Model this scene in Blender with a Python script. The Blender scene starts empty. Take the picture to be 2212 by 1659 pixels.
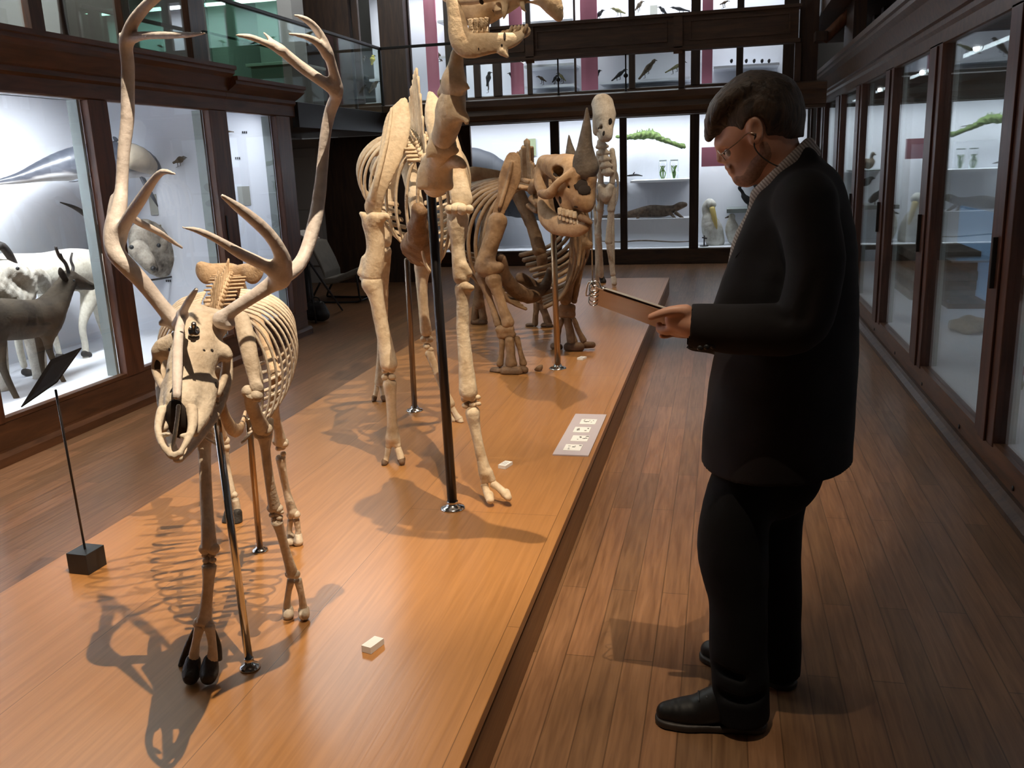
import bpy, bmesh, math, random
import numpy as np
from mathutils import Vector, Matrix
random.seed(7)
sc = bpy.context.scene
COL = sc.collection
# ------------------------------------------------------------------ camera
YAW, PITCH, ROLL, FOC, EYE = -2.34425028e-01, 2.42732986e-01, -4.00119585e-02, 1923.4, 1.58
_f = Vector((math.sin(YAW)*math.cos(PITCH), math.cos(YAW)*math.cos(PITCH), -math.sin(PITCH)))
_r = Vector((math.cos(YAW), -math.sin(YAW), 0)); _u = _r.cross(_f)
_c, _s = math.cos(ROLL), math.sin(ROLL)
CR, CU, CF = _c*_r+_s*_u, -_s*_r+_c*_u, _f
CAM = Vector((0, 0, EYE))
cd = bpy.data.cameras.new('camera'); cam = bpy.data.objects.new('camera', cd); COL.objects.link(cam)
cd.sensor_fit = 'HORIZONTAL'; cd.sensor_width = 36; cd.lens = FOC/2212*36; cd.clip_start = .05; cd.clip_end = 100
cam.matrix_world = Matrix(((CR.x, CU.x, -CF.x, 0), (CR.y, CU.y, -CF.y, 0), (CR.z, CU.z, -CF.z, EYE), (0, 0, 0, 1)))
sc.camera = cam
# measured points of the photograph -> places in the hall
def _ray(x, y): return CF*FOC + CR*(x-1106) - CU*(y-829.5)
def at(x, y, Y): d = _ray(x, y); return CAM + d*(Y/d.y)
def atX(x, y, X): d = _ray(x, y); return CAM + d*(X/d.x)
def atZ(x, y, Z): d = _ray(x, y); return CAM + d*((Z-EYE)/d.z)
def rad(r, P): return r*((P-CAM).dot(CF))/FOC
def PR(pts):  # [(x, y, Y, r)] measured -> [(Vector, radius)]
    o = []
    for x, y, Y, r in pts:
        P = at(x, y, Y); o.append((P, rad(r, P)))
    return o
# ------------------------------------------------------------------ materials
MATS = {}
def nmat(name):
    m = bpy.data.materials.new(name); m.use_nodes = True; nt = m.node_tree; nt.nodes.clear()
    out = nt.nodes.new('ShaderNodeOutputMaterial'); MATS[name] = m
    return m, nt, out
def N(nt, t, **kw):
    n = nt.nodes.new(t)
    for k, v in kw.items():
        if k in n.inputs: n.inputs[k].default_value = v
        else: setattr(n, k, v)
    return n
def L(nt, a, ai, b, bi): nt.links.new(a.outputs[ai], b.inputs[bi])
def c4(c): return (c[0], c[1], c[2], 1)
def ramp(nt, fac, fi, stops):
    r = nt.nodes.new('ShaderNodeValToRGB'); e = r.color_ramp.elements
    while len(e) < len(stops): e.new(.5)
    for el, (p, c) in zip(e, stops): el.position = p; el.color = c4(c)
    L(nt, fac, fi, r, 0); return r
def plain(name, c, rough=.5, metal=0, spec=.5, noise=0, nscale=20, bump=0, emit=0, coat=0):
    m, nt, out = nmat(name)
    b = N(nt, 'ShaderNodeBsdfPrincipled'); b.inputs['Base Color'].default_value = c4(c); b.inputs['Roughness'].default_value = rough
    b.inputs['Metallic'].default_value = metal; b.inputs['Specular IOR Level'].default_value = spec; b.inputs['Coat Weight'].default_value = coat
    if emit: b.inputs['Emission Color'].default_value = c4(c); b.inputs['Emission Strength'].default_value = emit
    if noise or bump:
        tc = N(nt, 'ShaderNodeTexCoord'); nz = N(nt, 'ShaderNodeTexNoise'); nz.inputs['Scale'].default_value = nscale; nz.inputs['Detail'].default_value = 5
        L(nt, tc, 'Object', nz, 'Vector')
        if noise:
            d = [max(0, v*(1-noise)) for v in c]; u = [min(1, v*(1+noise)) for v in c]
            r = ramp(nt, nz, 'Fac', [(.3, d), (.7, u)]); L(nt, r, 'Color', b, 'Base Color')
        if bump:
            bp = N(nt, 'ShaderNodeBump'); bp.inputs['Strength'].default_value = bump; bp.inputs['Distance'].default_value = .01
            L(nt, nz, 'Fac', bp, 'Height'); L(nt, bp, 'Normal', b, 'Normal')
    L(nt, b, 0, out, 0); return m
def bone(name, a, b_, d, scale=9, rough=.6):   # light, mid, dark stains
    m, nt, out = nmat(name); tc = N(nt, 'ShaderNodeTexCoord')
    b = N(nt, 'ShaderNodeBsdfPrincipled'); b.inputs['Roughness'].default_value = rough; b.inputs['Specular IOR Level'].default_value = .3
    n1 = N(nt, 'ShaderNodeTexNoise'); n1.inputs['Scale'].default_value = scale; n1.inputs['Detail'].default_value = 6; n1.inputs['Roughness'].default_value = .6
    n2 = N(nt, 'ShaderNodeTexNoise'); n2.inputs['Scale'].default_value = scale*9; n2.inputs['Detail'].default_value = 4
    L(nt, tc, 'Object', n1, 'Vector'); L(nt, tc, 'Object', n2, 'Vector')
    r = ramp(nt, n1, 'Fac', [(.28, d), (.45, b_), (.66, a)])
    mx = N(nt, 'ShaderNodeMixRGB'); mx.blend_type = 'MULTIPLY'; mx.inputs[0].default_value = .35
    r2 = ramp(nt, n2, 'Fac', [(.3, (.55, .5, .45)), (.6, (1, 1, 1))])
    L(nt, r, 0, mx, 1); L(nt, r2, 0, mx, 2); L(nt, mx, 0, b, 'Base Color')
    bp = N(nt, 'ShaderNodeBump'); bp.inputs['Strength'].default_value = .45; bp.inputs['Distance'].default_value = .007
    L(nt, n2, 'Fac', bp, 'Height'); L(nt, bp, 'Normal', b, 'Normal'); L(nt, b, 0, out, 0); return m
def woodm(name, a, b_, rough=.4, sc_=(18, 1.2, 18), coat=0, bump=.05, board=None):
    m, nt, out = nmat(name); tc = N(nt, 'ShaderNodeTexCoord'); mp = N(nt, 'ShaderNodeMapping'); mp.inputs['Scale'].default_value = sc_
    L(nt, tc, 'Object', mp, 0)
    n1 = N(nt, 'ShaderNodeTexNoise'); n1.inputs['Scale'].default_value = 2.2; n1.inputs['Detail'].default_value = 7; n1.inputs['Distortion'].default_value = .6
    L(nt, mp, 0, n1, 'Vector'); r = ramp(nt, n1, 'Fac', [(.3, a), (.68, b_)])
    b = N(nt, 'ShaderNodeBsdfPrincipled'); b.inputs['Roughness'].default_value = rough; b.inputs['Coat Weight'].default_value = coat; b.inputs['Coat Roughness'].default_value = .25
    src = r
    if board:   # (width across X, length along Y, gap colour factor, variation)
        w, l, var, gap = board
        mp2 = N(nt, 'ShaderNodeMapping'); mp2.inputs['Rotation'].default_value = (0, 0, math.pi/2); L(nt, tc, 'Object', mp2, 0)
        br = N(nt, 'ShaderNodeTexBrick'); br.offset = .37; br.offset_frequency = 2
        for k, v in (('Scale', 1), ('Mortar Size', gap), ('Mortar Smooth', .2), ('Bias', 0), ('Brick Width', l), ('Row Height', w)): br.inputs[k].default_value = v
        br.inputs['Color1'].default_value = c4((1-var,)*3); br.inputs['Color2'].default_value = c4((1+var*.3, 1, 1)); br.inputs['Mortar'].default_value = (.5, .48, .46, 1)
        L(nt, mp2, 0, br, 'Vector')
        mx = N(nt, 'ShaderNodeMixRGB'); mx.blend_type = 'MULTIPLY'; mx.inputs[0].default_value = 1
        L(nt, r, 0, mx, 1); L(nt, br, 'Color', mx, 2); src = mx
    L(nt, src, 0, b, 'Base Color')
    bp = N(nt, 'ShaderNodeBump'); bp.inputs['Strength'].default_value = bump; bp.inputs['Distance'].default_value = .01
    L(nt, n1, 'Fac', bp, 'Height'); L(nt, bp, 'Normal', b, 'Normal'); L(nt, b, 0, out, 0); return m
def glassm(name, tint=(1, 1, 1), refl=.08, rough=.0, graze=.45):
    m, nt, out = nmat(name)
    t = N(nt, 'ShaderNodeBsdfTransparent'); t.inputs[0].default_value = c4(tint)
    g = N(nt, 'ShaderNodeBsdfGlossy'); g.inputs['Roughness'].default_value = rough; g.inputs[0].default_value = (.9, .95, .95, 1)
    lw = N(nt, 'ShaderNodeLayerWeight'); lw.inputs['Blend'].default_value = .25
    mt = N(nt, 'ShaderNodeMath', operation='MULTIPLY_ADD'); mt.inputs[1].default_value = graze; mt.inputs[2].default_value = refl
    L(nt, lw, 'Fresnel', mt, 0); mx = N(nt, 'ShaderNodeMixShader'); L(nt, mt, 0, mx, 0); L(nt, t, 0, mx, 1); L(nt, g, 0, mx, 2); L(nt, mx, 0, out, 0)
    return m
# ------------------------------------------------------------------ objects
def link(name, me, mat, parent=None):
    o = bpy.data.objects.new(name, me); COL.objects.link(o)
    if mat is not None: me.materials.append(mat)
    if parent is not None:
        o.parent = parent; o.location = -parent.location if parent.parent is None and parent.type == 'EMPTY' else (0, 0, 0)
    return o
def tag(o, label, cat, group=None):
    o['label'] = label; o['category'] = cat
    if group: o['group'] = group
    return o
def thing(name, label, cat, loc=(0, 0, 0), group=None):
    o = bpy.data.objects.new(name, None); COL.objects.link(o); o.location = loc; o.empty_display_size = .1
    return tag(o, label, cat, group)
def struct(o): o['kind'] = 'structure'; return o
def cr(p0, p1, p2, p3, t):
    return .5*((2*p1)+(p2-p0)*t+(2*p0-5*p1+4*p2-p3)*t*t+(3*p1-p0-3*p2+p3)*t*t*t)
def smooth_path(pts, sub):
    if sub <= 1 or len(pts) < 3: return list(pts)
    o = []; n = len(pts)
    for i in range(n-1):
        a, b, c, d = pts[max(i-1, 0)], pts[i], pts[i+1], pts[min(i+2, n-1)]
        for k in range(sub):
            t = k/sub; P = cr(a[0], b[0], c[0], d[0], t); r = max(min(b[1], c[1])*.5, cr(a[1], b[1], c[1], d[1], t)); o.append((P, r))
    o.append(pts[-1]); return o
class MB:
    def __init__(s): s.v = []; s.f = []
    def add(s, vs, fs):
        n = len(s.v); s.v += [tuple(v) for v in vs]; s.f += [tuple(i+n for i in f) for f in fs]; return s
    def box(s, a, b, M=None):
        x0, y0, z0 = a; x1, y1, z1 = b
        vs = [Vector(q) for q in ((x0, y0, z0), (x1, y0, z0), (x1, y1, z0), (x0, y1, z0), (x0, y0, z1), (x1, y0, z1), (x1, y1, z1), (x0, y1, z1))]
        if M is not None: vs = [M @ v for v in vs]
        return s.add(vs, [(0, 3, 2, 1), (4, 5, 6, 7), (0, 1, 5, 4), (1, 2, 6, 5), (2, 3, 7, 6), (3, 0, 4, 7)])
    def tube(s, pts, seg=8, sub=4, flat=None, end=True):
        # flat = (direction, factor): squash the section along that direction
        P = smooth_path([(Vector(p), r) for p, r in pts], sub); n = len(P); rings = []
        T = [(P[min(i+1, n-1)][0]-P[max(i-1, 0)][0]).normalized() for i in range(n)]
        ref = flat[0].normalized() if flat else (Vector((0, 0, 1)) if abs(T[0].z) < .9 else Vector((1, 0, 0)))
        a = (ref - T[0]*ref.dot(T[0])); a = a.normalized() if a.length > 1e-4 else T[0].orthogonal().normalized()
        for i in range(n):
            q = (ref if flat else a); q = q - T[i]*q.dot(T[i])
            if q.length > .15: a = q.normalized()
            else: a = (a - T[i]*a.dot(T[i])).normalized()
            b = T[i].cross(a); fa = flat[1] if flat else 1
            rings.append([P[i][0] + (a*math.cos(2*math.pi*k/seg)*fa + b*math.sin(2*math.pi*k/seg))*P[i][1] for k in range(seg)])
        vs = [v for r in rings for v in r]; fs = []
        for i in range(n-1):
            for k in range(seg):
                k2 = (k+1) % seg; fs.append((i*seg+k, i*seg+k2, (i+1)*seg+k2, (i+1)*seg+k))
        if end:
            for j, sgn in ((0, -1), (n-1, 1)):
                c = len(vs); vs.append(P[j][0] + T[j]*sgn*P[j][1]*.45)
                for k in range(seg):
                    k2 = (k+1) % seg
                    fs.append((j*seg+k2, j*seg+k, c) if j == 0 else (j*seg+k, j*seg+k2, c))
        return s.add(vs, fs)
    def ball(s, c, r, M=None, seg=10, rng=7):
        if not hasattr(r, '__len__'): r = (r, r, r)
        vs = []; fs = []
        for i in range(1, rng):
            t = math.pi*i/rng
            for k in range(seg):
                a = 2*math.pi*k/seg; v = Vector((r[0]*math.sin(t)*math.cos(a), r[1]*math.sin(t)*math.sin(a), r[2]*math.cos(t)))
                if M is not None: v = M @ v
                vs.append(v+Vector(c))
        z = Vector((0, 0, r[2]));  z = M @ z if M is not None else z
        vs += [Vector(c)+z, Vector(c)-z]; t = len(vs)-2
        for i in range(rng-2):
            for k in range(seg): k2 = (k+1) % seg; fs.append((i*seg+k, (i+1)*seg+k, (i+1)*seg+k2, i*seg+k2))
        for k in range(seg):
            k2 = (k+1) % seg; fs.append((t, k, k2)); fs.append((t+1, (rng-2)*seg+k2, (rng-2)*seg+k))
        return s.add(vs, fs)
    def lathe(s, c, prof, seg=24, axis=None):   # prof [(r, h)]
        ax = (axis or Vector((0, 0, 1))).normalized(); a = ax.orthogonal().normalized(); b = ax.cross(a); c = Vector(c); vs = []; fs = []
        for r, h in prof:
            for k in range(seg): t = 2*math.pi*k/seg; vs.append(c+ax*h+(a*math.cos(t)+b*math.sin(t))*r)
        for i in range(len(prof)-1):
            for k in range(seg): k2 = (k+1) % seg; fs.append((i*seg+k, i*seg+k2, (i+1)*seg+k2, (i+1)*seg+k))
        fs.append(tuple(range(seg-1, -1, -1))); fs.append(tuple((len(prof)-1)*seg+k for k in range(seg)))
        return s.add(vs, fs)
    def plate(s, poly, th):   # outline of 3D points made into a plate of thickness vector th
        n = len(poly); P = [Vector(p) for p in poly]
        vs = P+[p+th for p in P]; fs = [tuple(range(n-1, -1, -1)), tuple(range(n, 2*n))]+[(i, (i+1) % n, n+(i+1) % n, n+i) for i in range(n)]
        return s.add(vs, fs)
    def build(s, name, mat, parent=None, smooth=True, bevel=0):
        me = bpy.data.meshes.new(name); me.from_pydata(s.v, [], s.f); me.validate(); 
        bm = bmesh.new(); bm.from_mesh(me); bmesh.ops.recalc_face_normals(bm, faces=bm.faces)
        if bevel: bmesh.ops.bevel(bm, geom=list(bm.edges), offset=bevel, segments=2, profile=.6, affect='EDGES', clamp_overlap=True)
        bm.to_mesh(me); bm.free()
        if smooth: me.polygons.foreach_set('use_smooth', [True]*len(me.polygons))
        return link(name, me, mat, parent)
def bx(name, a, b, mat, parent=None, bevel=0): return MB().box(a, b).build(name, mat, parent, False, bevel)
# ------------------------------------------------------------------ sculpting field
from mathutils.bvhtree import BVHTree
def on_surface(o, x, y):
    """first place on a part's surface along the sight line of a measured point"""
    me = o.data; off = o.matrix_world.translation if False else Vector((0, 0, 0))
    t = BVHTree.FromPolygons([v.co for v in me.vertices], [tuple(p.vertices) for p in me.polygons]); h = t.ray_cast(CAM, _ray(x, y).normalized())
    return (h[0], h[1]) if h[0] is not None else (None, None)
def shade_spots(name, o, spots, mat, parent):  # dark blobs on the surface; the shade inside holes is put into colour
    m = MB()
    for x, y, rx, ry in spots:
        P, n = on_surface(o, x, y)
        if P is None: continue
        M = n.to_track_quat('Z', 'Y').to_matrix().to_4x4(); m.ball(P, (rad(rx, P), rad(ry, P), rad(min(rx, ry), P)*.35), M, 10, 6)
    return m.build(name, mat, parent)
class SDF:
    def __init__(s, vox): s.h = vox; s.ops = []; s.noise = None
    def _push(s, fn, lo, hi, k, sub): s.ops.append((fn, np.array(lo), np.array(hi), k, sub)); return s
    def cap(s, a, b, ra, rb, k=.01, sub=False, flat=None):
        a = np.array(a, float); b = np.array(b, float); ba = b-a; L2 = max(ba@ba, 1e-12); R = max(ra, rb)*(max(1, flat[1]) if flat else 1)
        if flat:
            fd = np.array(flat[0], float); fd = fd/np.linalg.norm(fd); ff = flat[1]; ba = ba+fd*(ba@fd)*(1/ff-1); L2 = max(ba@ba, 1e-12)
        def fn(X, Y, Z):
            x, y, z = X-a[0], Y-a[1], Z-a[2]
            if flat:
                d = (x*fd[0]+y*fd[1]+z*fd[2])*(1/ff-1); x, y, z = x+fd[0]*d, y+fd[1]*d, z+fd[2]*d
            t = np.clip((x*ba[0]+y*ba[1]+z*ba[2])/L2, 0, 1)
            x, y, z = x-ba[0]*t, y-ba[1]*t, z-ba[2]*t
            if flat:
                return (np.sqrt(x*x+y*y+z*z)-(ra+(rb-ra)*t))*min(1, ff)
            return np.sqrt(x*x+y*y+z*z)-(ra+(rb-ra)*t)
        return s._push(fn, np.minimum(a, b)-R, np.maximum(a, b)+R, k, sub)
    def chain(s, pts, k=.01, sub=False, flat=None, smooth=3):
        P = smooth_path([(Vector(p), r) for p, r in pts], smooth); T = SDF(s.h)
        for (a, ra), (b, rb) in zip(P[:-1], P[1:]): T.cap(a, b, ra, rb, k, False, flat)
        lo = np.min([o[1] for o in T.ops], 0); hi = np.max([o[2] for o in T.ops], 0); h = s.h; ops = T.ops
        def fn(X, Y, Z):
            ax = [X.ravel(), Y.ravel(), Z.ravel()]; D = np.full([len(q) for q in ax], 10*h+k, np.float32); pad = k+3*h
            for f2, a, b, _, _ in ops:
                i0 = [np.searchsorted(ax[i], a[i]-pad) for i in range(3)]; i1 = [np.searchsorted(ax[i], b[i]+pad) for i in range(3)]
                if any(i1[i] <= i0[i] for i in range(3)): continue
                sl = tuple(slice(i0[i], i1[i]) for i in range(3))
                D[sl] = np.minimum(D[sl], f2(X[i0[0]:i1[0]], Y[:, i0[1]:i1[1]], Z[:, :, i0[2]:i1[2]]))
            return D
        return s._push(fn, lo, hi, k, sub)
    def ell(s, c, r, k=.01, sub=False, M=None):
        c = np.array(c, float); r = np.array(r, float); A = np.array(M.to_3x3(), float) if M is not None else np.eye(3); R = r.max()
        def fn(X, Y, Z):
            x, y, z = X-c[0], Y-c[1], Z-c[2]
            u = (A[0, 0]*x+A[1, 0]*y+A[2, 0]*z)/r[0]; v = (A[0, 1]*x+A[1, 1]*y+A[2, 1]*z)/r[1]; w = (A[0, 2]*x+A[1, 2]*y+A[2, 2]*z)/r[2]
            q = np.sqrt(u*u+v*v+w*w)
            g = np.sqrt((u/r[0])**2+(v/r[1])**2+(w/r[2])**2)
            return q*(q-1)/np.maximum(g, 1e-6)
        return s._push(fn, c-R, c+R, k, sub)
    def half(s, p, n):   # cut away the side the normal points to
        p = np.array(p, float); n = np.array(n, float); n = n/np.linalg.norm(n)
        def fn(X, Y, Z): return -((X-p[0])*n[0]+(Y-p[1])*n[1]+(Z-p[2])*n[2])
        return s._push(fn, np.array([-1e3]*3), np.array([1e3]*3), .002, True)
    def mesh(s):
        h = s.h; lo = np.min([o[1] for o in s.ops if not o[4]], 0)-3*h; hi = np.max([o[2] for o in s.ops if not o[4]], 0)+3*h
        n = np.ceil((hi-lo)/h).astype(int)+1; V = np.full(n, 10*h, np.float32)
        ax = [lo[i]+np.arange(n[i])*h for i in range(3)]
        for fn, a, b, k, sub in s.ops:
            pad = k+3*h; i0 = np.clip(np.floor((a-pad-lo)/h), 0, n).astype(int); i1 = np.clip(np.ceil((b+pad-lo)/h)+1, 0, n).astype(int)
            if (i1 <= i0).any(): continue
            X, Y, Z = np.meshgrid(ax[0][i0[0]:i1[0]], ax[1][i0[1]:i1[1]], ax[2][i0[2]:i1[2]], indexing='ij', sparse=True)
            d = fn(X, Y, Z).astype(np.float32); sl = tuple(slice(i0[i], i1[i]) for i in range(3)); o = V[sl]
            if sub:
                d = -d; hh = np.maximum(k-np.abs(o-d), 0)/k; V[sl] = np.maximum(o, d)+hh*hh*k*.25
            else:
                hh = np.maximum(k-np.abs(o-d), 0)/k; V[sl] = np.minimum(o, d)-hh*hh*k*.25
        if s.noise:
            amp, fr = s.noise; X, Y, Z = np.meshgrid(*ax, indexing='ij', sparse=True)
            V += amp*(np.sin(X*fr+1.3*np.sin(Z*fr*.7))*np.sin(Y*fr*1.1+.5)*np.sin(Z*fr*.9+1.2*np.sin(X*fr*.8))).astype(np.float32)
        neg = V < 0; S = [slice(None, -1), slice(1, None)]
        cnt = np.zeros(n-1, int)
        for i in (0, 1):
            for j in (0, 1):
                for k in (0, 1): cnt += neg[S[i], S[j], S[k]]
        mix = (cnt > 0) & (cnt < 8); idx = np.argwhere(mix); ids = np.full(n-1, -1, int); ids[mix] = np.arange(len(idx))
        acc = np.zeros((len(idx), 3)); num = np.zeros(len(idx))
        cor = [(i, j, k) for i in (0, 1) for j in (0, 1) for k in (0, 1)]
        for a in cor:
            for d in range(3):
                if a[d]: continue
                b = list(a); b[d] = 1
                va = V[idx[:, 0]+a[0], idx[:, 1]+a[1], idx[:, 2]+a[2]]; vb = V[idx[:, 0]+b[0], idx[:, 1]+b[1], idx[:, 2]+b[2]]
                m = (va < 0) != (vb < 0); t = np.where(m, va/np.where(m, va-vb, 1), 0)
                p = np.tile(np.array(a, float), (len(idx), 1)); p[:, d] += t
                acc += p*m[:, None]; num += m
        vs = lo+(idx+acc/num[:, None])*h; fs = []
        for d in range(3):
            sa = [slice(None)]*3; sb = [slice(None)]*3; sa[d] = slice(None, -1); sb[d] = slice(1, None)
            ch = neg[tuple(sa)] != neg[tuple(sb)]; e = np.argwhere(ch)
            o1, o2 = [x for x in range(3) if x != d]
            e = e[(e[:, o1] > 0) & (e[:, o2] > 0) & (e[:, o1] < n[o1]-1) & (e[:, o2] < n[o2]-1)]
            q = []
            for u, w in ((0, 0), (1, 0), (1, 1), (0, 1)):
                c = e.copy(); c[:, o1] -= u; c[:, o2] -= w; q.append(ids[c[:, 0], c[:, 1], c[:, 2]])
            q = np.stack(q, 1); inside = neg[e[:, 0], e[:, 1], e[:, 2]]; flip = inside ^ (d == 1); q[~flip] = q[~flip][:, ::-1]; fs.append(q)
        fs = np.concatenate(fs); fs = fs[(fs >= 0).all(1)]
        return vs, fs
    def build(s, name, mat, parent=None, relax=1):
        vs, fs = s.mesh()
        me = bpy.data.meshes.new(name); me.vertices.add(len(vs)); me.vertices.foreach_set('co', vs.astype(np.float32).ravel())
        me.loops.add(len(fs)*4); me.loops.foreach_set('vertex_index', fs.astype(np.int32).ravel())
        me.polygons.add(len(fs)); me.polygons.foreach_set('loop_start', np.arange(0, len(fs)*4, 4, dtype=np.int32))
        me.polygons.foreach_set('use_smooth', [True]*len(fs)); me.update(calc_edges=True); me.validate()
        if relax:
            bm = bmesh.new(); bm.from_mesh(me); bmesh.ops.recalc_face_normals(bm, faces=bm.faces)
            for _ in range(relax): bmesh.ops.smooth_vert(bm, verts=bm.verts, factor=.5, use_axis_x=True, use_axis_y=True, use_axis_z=True)
            bm.to_mesh(me); bm.free()
            me.polygons.foreach_set('use_smooth', [True]*len(me.polygons))
        return link(name, me, mat, parent)
# ================================================================== MATERIALS OF THE HALL
FLOOR = woodm('floor_oak', (.17, .085, .040), (.29, .155, .075), rough=.33, sc_=(26, 1.6, 10), board=(.095, 1.3, .24, .0022), bump=.03)
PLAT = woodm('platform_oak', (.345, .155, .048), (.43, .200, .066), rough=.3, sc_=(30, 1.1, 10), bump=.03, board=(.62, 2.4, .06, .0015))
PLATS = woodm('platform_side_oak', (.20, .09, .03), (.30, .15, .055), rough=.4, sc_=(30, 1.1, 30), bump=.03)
MAHOG = woodm('mahogany', (.058, .024, .010), (.135, .056, .024), rough=.38, sc_=(10, 1.2, 10), bump=.04)
MAHOGZ = woodm('mahogany_upright', (.06, .022, .010), (.15, .056, .024), rough=.36, sc_=(12, 12, 1.2), bump=.04)
RPOST = woodm('mahogany_dark_upright', (.034, .012, .007), (.085, .030, .016), rough=.4, sc_=(12, 12, 1.2), bump=.04)
DARKW = woodm('dark_walnut', (.038, .019, .010), (.088, .045, .022), rough=.45, sc_=(1.2, 10, 10), bump=.04)
DARKZ = woodm('dark_walnut_upright', (.022, .010, .006), (.055, .026, .013), rough=.5, sc_=(10, 10, 1.2), bump=.04)
WHITE = plain('case_white', (.80, .83, .88), rough=.7)
WHITEB = plain('case_back_white', (.78, .81, .87), rough=.8)
RJAMB = plain('jamb_pale', (.50, .54, .51), rough=.5)
JAMB = plain('jamb_grey', (.27, .31, .30), rough=.5)
GLASS = glassm('clear_glass', refl=.015)
RGLASS = glassm('reflecting_glass', refl=.14)
LGLASS = glassm('case_glass', refl=.006, graze=.10)
GGLASS = glassm('green_edge_glass', (.55, .80, .68), refl=.06, graze=.2)
BGLASS = glassm('balustrade_glass', (.90, .96, .94), refl=.03, graze=.12)
CGLASS = glassm('thin_clear_glass', (.98, 1, .99), refl=.008, graze=.03)
BLACK = plain('black_paint', (.012, .012, .013), rough=.45)
IRON = plain('dark_iron', (.02, .018, .017), rough=.4, metal=.6)
STEEL = plain('polished_steel', (.62, .60, .57), rough=.16, metal=1)
DSTEEL = plain('dark_bronze_rod', (.05, .042, .04), rough=.3, metal=.8)
BRASSY = plain('brown_brass_rod', (.36, .25, .15), rough=.28, metal=.9)
PINK = plain('pink_panel', (.46, .16, .22), rough=.7, noise=.1, nscale=3)
GREYW = plain('pale_grey_wall', (.32, .31, .30), rough=.8)
GREYD = plain('grey_card', (.33, .33, .29), rough=.8)
PLASTER = plain('dim_plaster', (.22, .20, .18), rough=.9)
LAMPW = plain('lamp_face', (.95, .98, 1), emit=5)
PAPER = plain('paper_white', (.82, .80, .76), rough=.7)
# ================================================================== SHELL
FX0, FX1, FY0, FY1 = -6.6, 2.7, -3.2, 15.2
struct(bx('floor', (FX0, FY0, -.1), (FX1, FY1, 0), FLOOR))
struct(bx('ceiling', (FX0, FY0, 6.0), (FX1, FY1, 6.1), PLASTER))
struct(bx('wall_left', (FX0-.1, FY0, 0), (FX0, FY1, 6), GREYW))
struct(bx('wall_right', (FX1, FY0, 0), (FX1+.1, FY1, 6), PLASTER))
struct(bx('wall_back', (FX0, FY1, 0), (FX1, FY1+.1, 6), PLASTER))
struct(bx('wall_front', (FX0, FY0-.1, 0), (FX1, FY0, 6), PLASTER))
# ------------------------------------------------------------------ platform
pt = thing('display_platform', 'long low oak platform carrying the row of animal skeletons', 'platform', (-1.5, 5.4, 0))
PX0, PX1, PY0, PY1, PZ = -2.42, -.58, -.6, 10.65, .2
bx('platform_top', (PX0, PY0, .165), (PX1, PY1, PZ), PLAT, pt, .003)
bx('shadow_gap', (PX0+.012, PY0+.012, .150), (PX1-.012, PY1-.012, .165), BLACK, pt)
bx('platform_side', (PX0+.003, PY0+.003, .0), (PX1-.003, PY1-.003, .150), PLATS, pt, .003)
# ------------------------------------------------------------------ helper: moulding profile swept along an axis
def sweepY(prof, y0, y1):   # prof [(x, z)] closed
    n = len(prof); vs = [(x, y0, z) for x, z in prof]+[(x, y1, z) for x, z in prof]
    fs = [tuple(range(n)), tuple(range(2*n-1, n-1, -1))]+[(i, (i+1) % n, n+(i+1) % n, n+i) for i in range(n)]
    return MB().add(vs, fs)
def sweepX(prof, x0, x1):   # prof [(y, z)] closed
    n = len(prof); vs = [(x0, y, z) for y, z in prof]+[(x1, y, z) for y, z in prof]
    fs = [tuple(range(n)), tuple(range(2*n-1, n-1, -1))]+[(i, (i+1) % n, n+(i+1) % n, n+i) for i in range(n)]
    return MB().add(vs, fs)
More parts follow.
